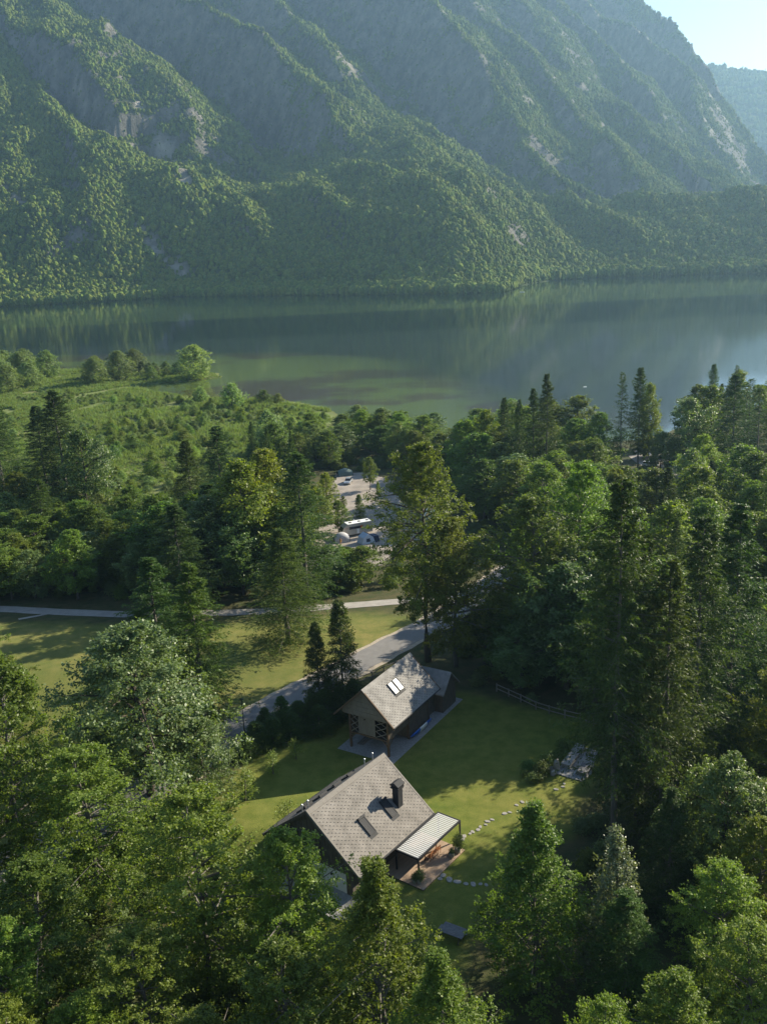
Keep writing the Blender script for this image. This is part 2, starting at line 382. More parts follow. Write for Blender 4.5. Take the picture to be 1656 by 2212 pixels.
# ------------------------------------------------------------------ mountain beyond the lake
far_shore_px = [(-900, 705), (-300, 682), (0, 662), (200, 652), (390, 640), (600, 637), (800, 636), (1000, 633), (1085, 630), (1108, 624), (1130, 613), (1180, 606), (1300, 598), (1500, 592), (1656, 588), (1900, 584), (2600, 570)]
FS = np.array([unproj(x, y, LAKE_Z)[:2] for x, y in far_shore_px]); FS = FS[np.argsort(FS[:, 0])]
# crest lines of the spurs: picture direction and distance, steep flank to the left, gentle one to the right
SPURS = [
 ([(-260, -250, 2200), (-100, 0, 2020), (0, 130, 1850), (60, 215, 1730), (130, 265, 1650), (210, 320, 1570), (290, 370, 1500), (390, 410, 1440), (520, 490, 1350), (600, 527, 1290), (700, 572, 1220), (770, 605, 1160)], 0.44, 0.60),
 ([(-60, -140, 1900), (60, 0, 1720), (150, 60, 1650), (260, 100, 1600), (330, 160, 1540), (400, 245, 1480), (420, 310, 1440), (430, 400, 1400), (450, 470, 1370)], 0.42, 0.62, 105),
 ([(330, 190, 1640), (420, 270, 1560), (510, 310, 1500), (535, 370, 1460), (565, 470, 1400), (600, 510, 1340)], 1.5, 0.75),
 ([(120, -200, 2050), (250, -90, 1950), (370, 10, 1840), (480, 50, 1770), (560, 100, 1700), (640, 165, 1630), (700, 225, 1570), (722, 285, 1530), (762, 350, 1480), (800, 420, 1420), (860, 500, 1330)], 1.7, 0.60),
 ([(420, -160, 2150), (560, -10, 2000), (640, 60, 1900), (700, 130, 1800), (760, 210, 1720), (778, 300, 1650), (830, 360, 1590), (900, 450, 1480)], 1.5, 0.7),
 ([(700, -180, 2300), (800, -60, 2150), (928, 20, 2000), (1013, 115, 1860), (1063, 195, 1760), (1108, 275, 1670), (1128, 350, 1600), (1190, 410, 1510), (1290, 490, 1400)], 1.5, 0.60),
 ([(900, -120, 2350), (1038, 50, 2100), (1128, 125, 1960), (1198, 210, 1840), (1253, 280, 1740), (1310, 330, 1650), (1400, 420, 1520), (1480, 490, 1400)], 1.4, 0.62),
 ([(1000, -120, 2450), (1138, 30, 2220), (1218, 165, 2040), (1278, 225, 1940), (1353, 265, 1850), (1440, 340, 1720)], 1.3, 0.6),
 ([(1100, -100, 2550), (1228, 50, 2330), (1328, 125, 2180), (1393, 215, 2030), (1440, 300, 1900)], 1.5, 0.85),
 ([(1150, -120, 2700), (1278, 30, 2480), (1403, 110, 2330), (1478, 165, 2230), (1513, 260, 2080), (1545, 340, 1950), (1640, 450, 1750)], 1.6, 1.05),
 ([(1180, -180, 2950), (1363, 0, 2700), (1453, 70, 2560), (1513, 140, 2440), (1553, 225, 2300), (1608, 310, 2150), (1670, 385, 2020), (1800, 480, 1800)], 1.3, 2.2),
]
def fbm(x, y, s, octv=5, ridged=False, seed=0.0):
    out = np.zeros(x.size); amp = 1.0; tot = 0; xf = x.ravel()*s; yf = y.ravel()*s
    for o in range(octv):
        vals = np.fromiter((mnoise.noise((a, b, seed+o*7.1)) for a, b in zip(xf*2**o, yf*2**o)), float, x.size)
        out += amp*((1-2*np.abs(vals)) if ridged else vals); tot += amp; amp *= 0.5
    return (out/tot).reshape(x.shape)
mx_ = np.arange(-1050, 1500, 9.0); my_ = np.arange(960, 3350, 9.0)
MX, MY = np.meshgrid(mx_, my_)
n1 = fbm(MX, MY, 1/260, 3, seed=3.0); n2 = fbm(MX, MY, 1/75, 4, True, seed=9.0)
wx = MX+n1*26; wy = MY+n1*20
ysh = sum(np.interp(MX+o, FS[:, 0], FS[:, 1]) for o in (-40, -20, 0, 20, 40))/5
back = MY-ysh
apron = LAKE_Z+(0.40-0.14*ss(40, 380, MX))*np.minimum(back, 320)+0.30*np.maximum(back-320, 0)*(back < 1e9)
n3 = fbm(wx*0.95+wy*0.33, wy*0.28-wx*0.1, 1/95, 4, True, seed=15.0)
rightw = ss(40, 380, MX)
apron = np.minimum(apron, 118+(0.20-0.10*rightw)*(back-320)-0.30*rightw*np.maximum(back-600, 0)+n1*45-85*rightw*ss(120, 400, back))
MZ = apron.copy()
for crest, sl, sr, *shelf in SPURS:
    P3 = []
    for x, y, dd in crest:
        dd = dd if crest is SPURS[0][0] else dd*(1.17 if x < 700 else 1.11)
        d = ray(x, y); P3.append((d[0]/d[1]*dd, dd, CAMZ+d[2]/d[1]*dd))
    P3 = np.array(P3); best = np.full(MX.shape, 1e9); zc = np.zeros(MX.shape); side = np.zeros(MX.shape)
    for i in range(len(P3)-1):
        a, b = P3[i], P3[i+1]; ex, ey = b[0]-a[0], b[1]-a[1]; L2 = ex*ex+ey*ey
        t = np.clip(((wx-a[0])*ex+(wy-a[1])*ey)/L2, 0, 1); qx, qy = a[0]+t*ex, a[1]+t*ey
        d = np.hypot(wx-qx, wy-qy); cr = ex*(wy-qy)-ey*(wx-qx); k = d < best
        best = np.where(k, d, best); zc = np.where(k, a[2]+t*(b[2]-a[2]), zc); side = np.where(k, cr, side)
    # walking down the crest (towards the lake): left hand is the sunny side, right hand the steep cliff
    wgt = ss(-25, 25, side/np.maximum(1, 1)*0+np.sign(side)*best)
    slope = sl+(sr-sl)*wgt
    zk = zc-slope*best-((1-wgt)*1.7*np.maximum(best-shelf[0], 0) if shelf else 0.00012*best**2 if sl < 0.6 else 0)
    hh_ = np.clip(0.5+(zk-MZ)/70, 0, 1); MZ = MZ*(1-hh_)+zk*hh_+70*hh_*(1-hh_)*0.5
MZ += n2*14*ss(20, 260, back)+n1*10*ss(20, 150, back)+n3*30*ss(15, 160, back)
cap = LAKE_Z-3+0.6*np.minimum(back, 40)+1.5*np.maximum(back-40, 0)
MZ = np.minimum(MZ, cap); MZ = np.clip(MZ, -14, 720)
gyv, gxv = np.gradient(MZ, 9.0, 9.0); slope = np.hypot(gxv, gyv)
rocky = ss(1.2, 2.0, slope+n2*0.6+n1*0.5)

def mtn_z(x, y):
    fx = np.clip((np.asarray(x)-mx_[0])/9.0, 0, len(mx_)-1.001); fy = np.clip((np.asarray(y)-my_[0])/9.0, 0, len(my_)-1.001)
    i = fx.astype(int); j = fy.astype(int); a = fx-i; b = fy-j
    return MZ[j, i]*(1-a)*(1-b)+MZ[j, i+1]*a*(1-b)+MZ[j+1, i]*(1-a)*b+MZ[j+1, i+1]*a*b
def grid_at(A, x, y):
    i = np.clip(np.round((x-mx_[0])/9.0).astype(int), 0, len(mx_)-1); j = np.clip(np.round((y-my_[0])/9.0).astype(int), 0, len(my_)-1); return A[j, i]
def mtn_hit(px, py):
    d = ray(px, py); t = np.arange(1000, 3300, 3.0)/d[1]; x = d[0]*t; y = d[1]*t; z = CAMZ+d[2]*t
    k = np.argmax(z < mtn_z(x, y)); return np.array([x[k], y[k]])
scree = np.zeros(MX.shape)
for pts, wd in ([[(0, 392), (50, 440), (105, 466), (140, 490), (172, 508), (250, 546), (290, 572)], 4], [[(300, 480), (325, 530), (350, 560), (405, 600)], 8], [[(180, 562), (205, 575)], 6], [[(328, 500), (345, 540), (400, 575)], 5], [[(340, 300), (365, 340), (400, 395)], 12], [[(165, 190), (185, 250)], 7], [[(290, 170), (300, 240)], 7], [[(230, 280), (260, 320)], 6]):
    H = [mtn_hit(*p) for p in pts]
    for a, b in zip(H[:-1], H[1:]):
        ex, ey = b-a; t = np.clip(((MX-a[0])*ex+(MY-a[1])*ey)/(ex*ex+ey*ey+1e-6), 0, 1)
        scree = np.maximum(scree, ss(wd+7, wd-3, np.hypot(MX-a[0]-t*ex, MY-a[1]-t*ey)+n2*8))
midx = np.arange(MX.size).reshape(MX.shape)
Qm = np.stack([midx[:-1, :-1], midx[:-1, 1:], midx[1:, 1:], midx[1:, :-1]], -1).reshape(-1, 4)
mm = np_mesh('mountainside', np.stack([MX, MY, MZ], -1).reshape(-1, 3), Qm, 'mountain', attrs=dict(rocky=rocky.ravel(), scree=scree.ravel()), smooth=True)
tag(link('mountainside', mm), kind='structure')
# the ridge far behind, seen at the right edge
fx_ = np.arange(300, 3200, 40.0); fy_ = np.arange(3360, 4500, 40.0); FXg, FYg = np.meshgrid(fx_, fy_)
fn = fbm(FXg, FYg, 1/300, 4, True, seed=21.0)
cxp = [ray(x, y) for x, y in ((1440, 175), (1490, 148), (1535, 139), (1585, 150), (1656, 157), (1800, 150), (2100, 175))]
cx_ = np.array([d[0]/d[1]*3900 for d in cxp]); cz_ = np.array([CAMZ+d[2]/d[1]*3900 for d in cxp])
crest_z = np.interp(FXg, cx_, cz_)
FZg = crest_z-0.62*np.abs(FYg-3900)+fn*45*ss(10, 200, np.abs(FYg-3900))
FZg = np.maximum(FZg, -14)
fi = np.arange(FXg.size).reshape(FXg.shape)
fm = np_mesh('far_ridge', np.stack([FXg, FYg, FZg], -1).reshape(-1, 3), np.stack([fi[:-1, :-1], fi[:-1, 1:], fi[1:, 1:], fi[1:, :-1]], -1).reshape(-1, 4), 'mountain', attrs=dict(rocky=np.zeros(FXg.size), scree=np.zeros(FXg.size)), smooth=True)
tag(link('far_ridge', fm), kind='structure')

# ------------------------------------------------------------------ foliage generators
def nrm(a): return a/np.maximum(np.linalg.norm(a, axis=-1, keepdims=True), 1e-9)
def leaf_quads(P, T, N, ln, wd):
    B = nrm(np.cross(N, T)); T = nrm(np.cross(B, N)); ln = ln[:, None]; wd = wd[:, None]
    V = np.stack([P-T*ln*0.5, P+B*wd*0.5-T*ln*0.02, P+T*ln*0.5, P-B*wd*0.5-T*ln*0.02], 1).reshape(-1, 3)
    return V, np.arange(len(V)).reshape(-1, 4)
def limb_mesh(name, trunk_pts, trunk_r, limbs, mat):
    b = MB(); b.tube(trunk_pts, trunk_r, mat, 7)
    for pts, rs in limbs: b.tube(pts, rs, mat, 4, cap=False)
    return b.mesh(name, smooth=True)
def gen_broad(name, seed, H, R, zb, nb, ntw, nlv, leaf, mat, bark='bark', shape='dome', layer=0.5, droop=0.12, rise=(5, 65), clump=0.0, spread=0.5):
    r = np.random.default_rng(seed)
    t = (np.arange(nb)+r.random(nb))/nb
    if shape in ('dome', 'round'): env = (1-t**(4.2 if shape == 'dome' else 3.2))**0.55*np.clip(0.5+t*2.2, 0, 1)
    elif shape == 'egg': env = np.sin(np.pi*np.clip(0.10+0.90*t, 0, 1)**0.75)**0.8
    elif shape == 'cone': env = (1-t)**0.75*np.clip(t*6+0.55, 0, 1)
    elif shape == 'spire': env = np.clip((1-t)*1.6-0.10, 0.03, 1)*0.97*np.clip(t*6+0.55, 0, 1)
    else: env = np.sin(np.pi*np.clip(0.30+0.70*t, 0, 1))**0.5
    # irregular outline: a few lobes
    az = np.arange(nb)*2.39996+r.normal(0, 0.35, nb)
    lob = 1+0.22*np.sin(az*2+r.random()*6+t*4)+0.18*np.sin(az*3+r.random()*6-t*7)
    L = np.maximum(R*env*lob*(0.58+0.60*r.random(nb)), 0.35*leaf+0.4)
    ris = np.radians(rise[0]+(rise[1]-rise[0])*t**1.3+r.normal(0, 9, nb))
    z0 = zb+(H-zb)*t-np.sin(ris)*L*0.85+droop*L*0.6; z0 = np.clip(z0, zb*0.55, H*0.97)
    D = np.stack([np.cos(az)*np.cos(ris), np.sin(az)*np.cos(ris), np.sin(ris)], 1)
    lean = np.stack([0.25*np.sin(z0*0.33+seed), 0.25*np.cos(z0*0.29+seed*2), z0*0], 1)
    base = np.stack([z0*0, z0*0, z0], 1)+lean
    # twigs
    s = 0.22+0.80*r.random((nb, ntw))**0.75
    bp = base[:, None]+D[:, None]*L[:, None, None]*s[..., None]; bp[..., 2] -= droop*L[:, None]*s**2
    side = nrm(np.cross(D, [0, 0, 1.0])); upn = nrm(np.cross(side, D))
    ang = np.radians(r.choice([-1, 1], (nb, ntw))*(20+50*r.random((nb, ntw)))); el = np.radians(r.normal(0, 55*(1-layer), (nb, ntw)))
    TD = D[:, None]*np.cos(ang)[..., None]*np.cos(el)[..., None]+side[:, None]*np.sin(ang)[..., None]*np.cos(el)[..., None]+upn[:, None]*np.sin(el)[..., None]
    TD[..., 2] -= droop*0.8; TD = nrm(TD)
    TL = (L[:, None]*spread*(1.12-s)+0.35+leaf)*(0.6+0.7*r.random((nb, ntw)))
    q = r.random((nb, ntw, nlv))**0.8
    LP = bp[:, :, None]+TD[:, :, None]*(TL[..., None]*q)[..., None]
    LP = LP+r.normal(0, 1, LP.shape)*(leaf*0.55*np.array([1, 1, 1-0.55*layer]))
    n = LP.reshape(-1, 3); N_ = len(n)
    out = n-np.array([0, 0, (H+zb)*0.45]); out = nrm(out)
    tw = np.repeat(TD.reshape(-1, 3), nlv, 0)
    nor = nrm(layer*np.array([0, 0, 1.0])+(1-layer)*out*0.9+np.array([0, 0, 0.1])+r.normal(0, 0.62, (N_, 3)))
    tang = nrm(tw+r.normal(0, 0.55, (N_, 3)))
    ln = leaf*(0.65+0.7*r.random(N_)); V, Qd = leaf_quads(n, tang, nor, ln, ln*0.62)
    twt = np.repeat(r.random(nb*ntw), nlv)
    tint = np.clip(0.15+0.35*twt+0.5*r.random(N_), 0, 1)
    crown = np_mesh(name+'_crown', V, Qd, mat, tint)
    tr = H*0.014+0.05
    zz = np.linspace(-0.35, H*0.95, 9)
    tp = [(0.25*math.sin(z*0.33+seed)*min(1, max(z, 0)/3), 0.25*math.cos(z*0.29+seed*2)*min(1, max(z, 0)/3), z) for z in zz]
    trr = [tr*(1.25 if i == 0 else 1)*(1-0.93*i/8)+0.012 for i in range(9)]
    limbs = []
    for i in range(0, nb, 2):
        if L[i] < 1: continue
        pts = [base[i]+D[i]*L[i]*k+np.array([0, 0, -droop*L[i]*k*k]) for k in (0, 0.35, 0.7, 0.98)]
        r0 = min(tr*0.45, 0.03+L[i]*0.014); limbs.append((pts, [r0, r0*0.7, r0*0.4, 0.012]))
    return crown, limb_mesh(name+'_trunk', tp, trr, limbs, bark), H, R
def gen_spruce(name, seed, H, R, zb, step, per, ntw, nlv, mat='spruce', bark='barkgrey', ln=0.32, droop=0.35, ragged=0.35, power=0.8):
    r = np.random.default_rng(seed)
    lev = np.arange(zb, H*0.985, step); nb = len(lev)*per
    z0 = np.repeat(lev, per)+r.normal(0, step*0.35, nb); t = np.clip((z0-zb)/(H-zb), 0, 1)
    az = r.random(nb)*2*np.pi
    big = 1+ragged*0.6*np.sin(z0*1.1+seed)*np.sin(az+z0*0.35)
    L = (R*(1-t)**power*(1-ragged+ragged*1.7*r.random(nb))*big+0.18)*np.clip(0.55+t*6, 0, 1)
    e0 = np.radians(-16+46*t**1.5+r.normal(0, 7, nb))
    D = np.stack([np.cos(az)*np.cos(e0), np.sin(az)*np.cos(e0), np.sin(e0)], 1)
    base = np.stack([z0*0, z0*0, z0], 1)
    s = 0.12+0.9*r.random((nb, ntw))**0.8
    bp = base[:, None]+D[:, None]*L[:, None, None]*s[..., None]; bp[..., 2] += L[:, None]*(-0.10*s+0.14*s**3)*(1-t[:, None])
    side = nrm(np.cross(D, [0, 0, 1.0]))
    sg = r.choice([-1, 1], (nb, ntw)); a = np.radians(35+30*r.random((nb, ntw)))
    TD = D[:, None]*np.cos(a)[..., None]+side[:, None]*(sg*np.sin(a))[..., None]
    TD[..., 2] -= droop*(0.3+1.2*r.random((nb, ntw)))*(1-0.6*t[:, None]); TD = nrm(TD)
    TL = (L[:, None]*0.36*(1.15-s)+0.22)*(0.6+0.7*r.random((nb, ntw)))
    q = (np.arange(nlv)+r.random((nb, ntw, nlv)))/nlv
    LP = bp[:, :, None]+TD[:, :, None]*(TL[..., None]*q)[..., None]
    LP[..., 2] -= (TL[..., None]*q**2)*0.28
    n = LP.reshape(-1, 3)+r.normal(0, 0.05, (nb*ntw*nlv, 3)); N_ = len(n)
    tw = np.repeat(TD.reshape(-1, 3), nlv, 0)
    tang = nrm(tw+np.array([0, 0, -0.25])+r.normal(0, 0.32, (N_, 3)))
    nor = nrm(np.array([0, 0, 0.6])+r.normal(0, 0.7, (N_, 3)))
    le = ln*(0.6+0.7*r.random(N_)); V, Qd = leaf_quads(n, tang, nor, le, le*0.25)
    tipw = np.repeat(s.ravel(), nlv); tint = np.clip(0.05+0.45*tipw*r.random(N_)+0.45*r.random(N_)*np.repeat(r.random(nb*ntw), nlv), 0, 1)
    crown = np_mesh(name+'_crown', V, Qd, mat, tint)
    tr = H*0.0085+0.04; zz = np.linspace(-0.35, H*0.99, 8)
    limbs = []
    for i in range(0, nb, 4):
        if L[i] > 0.8: limbs.append(([base[i], base[i]+D[i]*L[i]*0.5, base[i]+D[i]*L[i]*0.9], [0.035, 0.022, 0.008]))
    return crown, limb_mesh(name+'_trunk', [(0.08*math.sin(z*0.3+seed), 0.08*math.cos(z*0.27), z) for z in zz], [tr*(1-0.95*i/7)+0.01 for i in range(8)], limbs, bark), H, R

PROTO = {
 'beech': [gen_broad('beech_a', 1, 18, 5.4, 3.0, 105, 15, 25, 0.215, 'beech', 'barkgrey', 'round', 0.55, 0.10, (-6, 54), spread=0.42),
           gen_broad('beech_b', 2, 18, 5.8, 2.5, 95, 16, 25, 0.215, 'beech', 'barkgrey', 'dome', 0.6, 0.10, (-8, 52), spread=0.45)],
 'cone_beech': [gen_broad('beech_c', 3, 18, 5.2, 2.2, 125, 14, 23, 0.21, 'beech', 'barkgrey', 'cone', 0.6, 0.12, (-8, 58), spread=0.42)],
 'hornbeam': [gen_broad('hornbeam_a', 33, 22, 7.5, 2.0, 150, 15, 21, 0.22, 'beech', 'barkgrey', 'spire', 0.55, 0.10, (-6, 50), spread=0.42)],
 'maple': [gen_broad('maple_a', 4, 17, 7.0, 3.0, 110, 17, 24, 0.26, 'maple', 'bark', 'dome', 0.3, 0.16, (-12, 54), spread=0.45)],
 'poplar': [gen_broad('poplar_a', 5, 14, 3.6, 2.0, 80, 12, 16, 0.22, 'poplar', 'barkgrey', 'egg', 0.2, 0.08, (20, 70), spread=0.5)],
 'wood': [gen_broad('wood_a', 6, 18, 5.0, 3.5, 80, 14, 16, 0.34, 'beech', 'bark', 'dome', 0.4, 0.1, (-8, 52), spread=0.45),
          gen_broad('wood_b', 7, 18, 5.6, 3.0, 80, 14, 16, 0.35, 'maple', 'bark', 'dome', 0.3, 0.12, (-8, 52), spread=0.45),
          gen_broad('wood_c', 8, 18, 4.6, 4.5, 70, 15, 16, 0.33, 'beech', 'barkgrey', 'dome', 0.5, 0.1, (-2, 52), spread=0.48)],
 'tallwood': [gen_broad('tallwood_a', 31, 32, 9.2, 8, 150, 18, 24, 0.27, 'beech', 'bark', 'round', 0.5, 0.10, (-12, 52), spread=0.42),
              gen_broad('tallwood_b', 32, 26, 8.0, 3, 120, 17, 24, 0.27, 'beech', 'barkgrey', 'dome', 0.45, 0.10, (-10, 62), spread=0.42)],
 'willow': [gen_broad('willow_a', 9, 12, 5.6, 0.8, 75, 14, 15, 0.36, 'willow', 'bark', 'dome', 0.2, 0.2, (-4, 54), spread=0.45),
            gen_broad('willow_b', 10, 12, 6.0, 0.6, 70, 14, 15, 0.36, 'willow', 'bark', 'dome', 0.2, 0.2, (0, 54), spread=0.5)],
 'bush': [gen_broad('bush_a', 11, 3, 1.9, 0.1, 36, 9, 13, 0.20, 'willow', 'bark', 'dome', 0.15, 0.08, (8, 72), spread=0.6),
          gen_broad('bush_b', 12, 3, 1.7, 0.1, 36, 9, 13, 0.19, 'beech', 'bark', 'dome', 0.25, 0.08, (4, 72), spread=0.6)],
 'leafy': [gen_broad('leafy_a', 13, 1.6, 0.9, 0.05, 30, 8, 10, 0.13, 'fern', 'bark', 'dome', 0.2, 0.15, (15, 76), spread=0.6)],
 'sapling': [gen_broad('sapling_a', 14, 3, 1.0, 0.5, 20, 7, 8, 0.13, 'fern', 'barkgrey', 'round', 0.3, 0.05, (15, 65), spread=0.5)],
 'spruce': [gen_spruce('spruce_a', 21, 30, 5.0, 2.2, 0.46, 7, 17, 6),
            gen_spruce('spruce_b', 22, 30, 4.4, 3.5, 0.48, 7, 17, 6, droop=0.5, ragged=0.45),
            gen_spruce('spruce_c', 23, 30, 4.6, 1.4, 0.46, 7, 17, 6, ragged=0.4, power=0.65)],
 'tall_spruce': [gen_spruce('spruce_d', 24, 30, 4.4, 8, 0.42, 8, 17, 6, ragged=0.45, power=0.65),
                 gen_spruce('spruce_e', 25, 30, 3.3, 9, 0.5, 5, 12, 4, ragged=0.55, power=0.6)],
 'young_spruce': [gen_spruce('spruce_f', 26, 8, 1.9, 0.2, 0.22, 8, 14, 5, ln=0.20, ragged=0.3)],
}
TREE_N = {}
def put(kind, var, loc, h, wid, label, cat, group=None, tint=(1, 1, 1), rz=None, lean=(0, 0), name=None):
    """wid = crown width in metres"""
    crown, trunk, H, R = PROTO[kind][var % len(PROTO[kind])]
    nm = name or {'beech': 'beech_tree', 'cone_beech': 'beech_tree', 'maple': 'maple_tree', 'poplar': 'whitebeam_tree', 'wood': 'broadleaf_tree', 'tallwood': 'broadleaf_tree', 'hornbeam': 'hornbeam_tree', 'sapling': 'garden_sapling', 'willow': 'willow_tree', 'bush': 'bush',
                  'leafy': 'leafy_shrub', 'spruce': 'spruce_tree', 'tall_spruce': 'spruce_tree', 'young_spruce': 'young_spruce'}[kind]
    e = empty(nm, loc, random.random()*6.28 if rz is None else rz)
    e.rotation_euler[0] = lean[0]; e.rotation_euler[1] = lean[1]
    s = wid/(2*R)*(1.2 if kind == 'spruce' else 1.0); e.scale = (s, s, h/H)
    for part, me in (('trunk', trunk), ('crown', crown)):
        o = link(part, me, e)
        if part == 'crown': o.color = (*tint, 1)
    tag(e, label, cat, group)
    return e
def tree(kind, var, bx, by, ytop, wpx, label, cat='tree', group=None, tint=(1, 1, 1), **k):
    p = on_ground(bx, by); d = ray(bx, ytop); t = math.hypot(p.x, p.y)/math.hypot(d[0], d[1]); h = CAMZ+d[2]*t-p.z
    depth = (p-Vector((0, 0, CAMZ))).dot(Vector(CF)); TREEPOS.append((p.x, p.y, 1.0))
    return put(kind, var, p, h, wpx*depth/FOC, label, cat, group, tint, **k)
TREEPOS = []

# ------------------------------------------------------------------ scatter of uncountable vegetation
def scatter(name, pts, scl, rots, protos, label, cat, seed=1):
    """protos: list of meshes; points carry their own size, turn and choice"""
    pc = bpy.data.collections.new(name+'_plants')
    for i, me in enumerate(protos):
        o = bpy.data.objects.new('%s_plant_%d' % (name, i), me); pc.objects.link(o)
    me = bpy.data.meshes.new(name); pts = np.asarray(pts, np.float32); me.vertices.add(len(pts)); me.vertices.foreach_set('co', pts.ravel())
    rng = np.random.default_rng(seed)
    for nm, ty, arr in (('scl', 'FLOAT_VECTOR', np.asarray(scl, np.float32)), ('rot', 'FLOAT', np.asarray(rots, np.float32)), ('pick', 'INT', rng.integers(0, len(protos), len(pts)).astype(np.int32))):
        a = me.attributes.new(nm, ty, 'POINT'); a.data.foreach_set('vector' if ty == 'FLOAT_VECTOR' else 'value', arr.ravel())
    me.update()
    o = link(name, me); tag(o, label, cat, kind='stuff')
    ng = bpy.data.node_groups.new(name+'_scatter', 'GeometryNodeTree')
    ng.interface.new_socket('Geometry', in_out='INPUT', socket_type='NodeSocketGeometry'); ng.interface.new_socket('Geometry', in_out='OUTPUT', socket_type='NodeSocketGeometry')
    N = ng.nodes; gi = N.new('NodeGroupInput'); go = N.new('NodeGroupOutput'); iop = N.new('GeometryNodeInstanceOnPoints'); ci = N.new('GeometryNodeCollectionInfo')
    ci.inputs[0].default_value = pc; ci.inputs[1].default_value = True; ci.inputs[2].default_value = True
    def na(nm, ty):
        n = N.new('GeometryNodeInputNamedAttribute'); n.data_type = ty; n.inputs[0].default_value = nm; return n.outputs[0]
    cx = N.new('ShaderNodeCombineXYZ'); ng.links.new(na('rot', 'FLOAT'), cx.inputs[2])
    iop.inputs['Pick Instance'].default_value = True
    ng.links.new(gi.outputs[0], iop.inputs['Points']); ng.links.new(ci.outputs[0], iop.inputs['Instance'])
    ng.links.new(na('pick', 'INT'), iop.inputs['Instance Index']); ng.links.new(na('scl', 'FLOAT_VECTOR'), iop.inputs['Scale'])
    try: ng.links.new(cx.outputs[0], iop.inputs['Rotation'])
    except Exception: pass
    ng.links.new(iop.outputs[0], go.inputs[0])
    md = o.modifiers.new('scatter', 'NODES'); md.node_group = ng
    return o
def small_crown(name, seed, n, mat, cone=False, leaf=0.3):
    r = np.random.default_rng(seed)
    if not cone:
        t = bmesh.new(); bmesh.ops.create_icosphere(t, subdivisions=2, radius=1.0)
        for v in t.verts:
            f = 1+0.42*mnoise.noise(v.co*1.7+Vector((seed*3.1, 0, 0)))+0.26*mnoise.noise(v.co*4.0+Vector((0, seed*5.7, 0)))
            v.co = Vector((v.co.x*0.50*f, v.co.y*0.50*f, v.co.z*0.54*f+0.50))
        t.verts.index_update(); V = [tuple(v.co) for v in t.verts]; Qd = [[v.index for v in f.verts] for f in t.faces]; t.free()
        return np_mesh(name, V, Qd, mat, np.clip(0.25+0.75*r.random(len(Qd)), 0, 1))
    d = nrm(r.normal(0, 1, (n, 3)))
    if cone:
        z = r.random(n)**1.4; a = r.random(n)*6.283; rr = (1-z)*0.30*(0.6+0.5*r.random(n))
        P = np.stack([rr*np.cos(a), rr*np.sin(a), z*1.25], 1); nor = nrm(np.stack([np.cos(a), np.sin(a), 0*a+0.9], 1)+r.normal(0, 0.3, (n, 3)))
        leaf = leaf*0.8
    else:
        lob = 1+0.3*np.sin(d[:, 0]*5+seed)*np.sin(d[:, 1]*5+seed*2)+0.15*np.sin(d[:, 2]*9)
        P = d*np.array([0.48, 0.48, 0.52])*lob[:, None]*(0.75+0.3*r.random((n, 1)))+np.array([0, 0, 0.52]); nor = nrm(d+np.array([0, 0, 0.3])+r.normal(0, 0.35, (n, 3)))
    tang = nrm(np.cross(nor, nrm(r.normal(0, 1, (n, 3)))))
    le = leaf*(0.6+0.8*r.random(n)); V, Qd = leaf_quads(P, tang, nor, le, le*0.8)
    return np_mesh(name, V, Qd, mat, np.clip(0.1+0.9*r.random(n), 0, 1))

# ------------------------------------------------------------------ forest on the mountainside
rng = np.random.default_rng(77)
NC = 800000
tx = rng.uniform(-1000, 1450, NC); ty = 1030+(3280-1030)*rng.random(NC)**1.3
tz = mtn_z(tx, ty)
vis = np.abs(tx/ty) < 0.47
sl_ = grid_at(slope, tx, ty); sc_ = grid_at(scree, tx, ty); rk_ = grid_at(rocky, tx, ty); nn_ = grid_at(n2, tx, ty)
keep = vis & (tz > LAKE_Z+0.3) & (rng.random(NC) < np.clip(1.0-0.8*rk_, 0.2, 1)) & (rng.random(NC) > np.minimum(sc_*1.25, 0.96))
keep &= (rng.random(NC) < np.where(ty < 1900, 0.95, 0.6))
tx, ty, tz, rk_ = tx[keep], ty[keep], tz[keep], rk_[keep]
hgt = (3.0+4.6*rng.random(len(tx))**1.7)*(1-0.45*rk_)*np.where(rng.random(len(tx)) < 0.08, 1.35, 1)
wdt = hgt*rng.uniform(0.6, 1.05, len(tx))
M['hill'] = foliage('hill_canopy', (0.062, 0.102, 0.016), (0.150, 0.182, 0.034), 0.0, 0.05, 0.9); M['hill2'] = foliage('hill_canopy_dark', (0.046, 0.082, 0.018), (0.112, 0.148, 0.034), 0.0, 0.05, 0.9)
FPROT = [small_crown('hill_tree_a', 1, 110, 'hill'), small_crown('hill_tree_b', 2, 110, 'hill'), small_crown('hill_tree_c', 3, 100, 'hill2'), small_crown('hill_tree_d', 4, 110, 'hill'), small_crown('hill_tree_f', 6, 110, 'hill2'), small_crown('hill_tree_e', 5, 90, 'spruce', True, 0.28)]
scatter('mountain_forest', np.stack([tx, ty, tz-0.8], 1), np.stack([wdt, wdt, hgt], 1), rng.uniform(0, 6.28, len(tx)), FPROT, 'hazy green forest covering the steep mountainside beyond the lake', 'forest', 5)
n_ = 5000
sx = rng.uniform(-600, 700, n_); sy = np.interp(sx, FS[:, 0], FS[:, 1])+rng.uniform(-1, 16, n_)
sh_ = rng.uniform(4.5, 11, n_); sw_ = sh_*rng.uniform(0.6, 1.0, n_)
scatter('shore_woodland', np.stack([sx, sy, np.maximum(mtn_z(sx, sy), LAKE_Z)-0.6], 1), np.stack([sw_, sw_, sh_], 1), rng.uniform(0, 6.28, n_), FPROT[:5], 'band of trees along the far lake shore at the foot of the mountain', 'forest', 6)
n_ = 16000
sx = rng.uniform(400, 3000, n_); sy = rng.uniform(3360, 4000, n_)
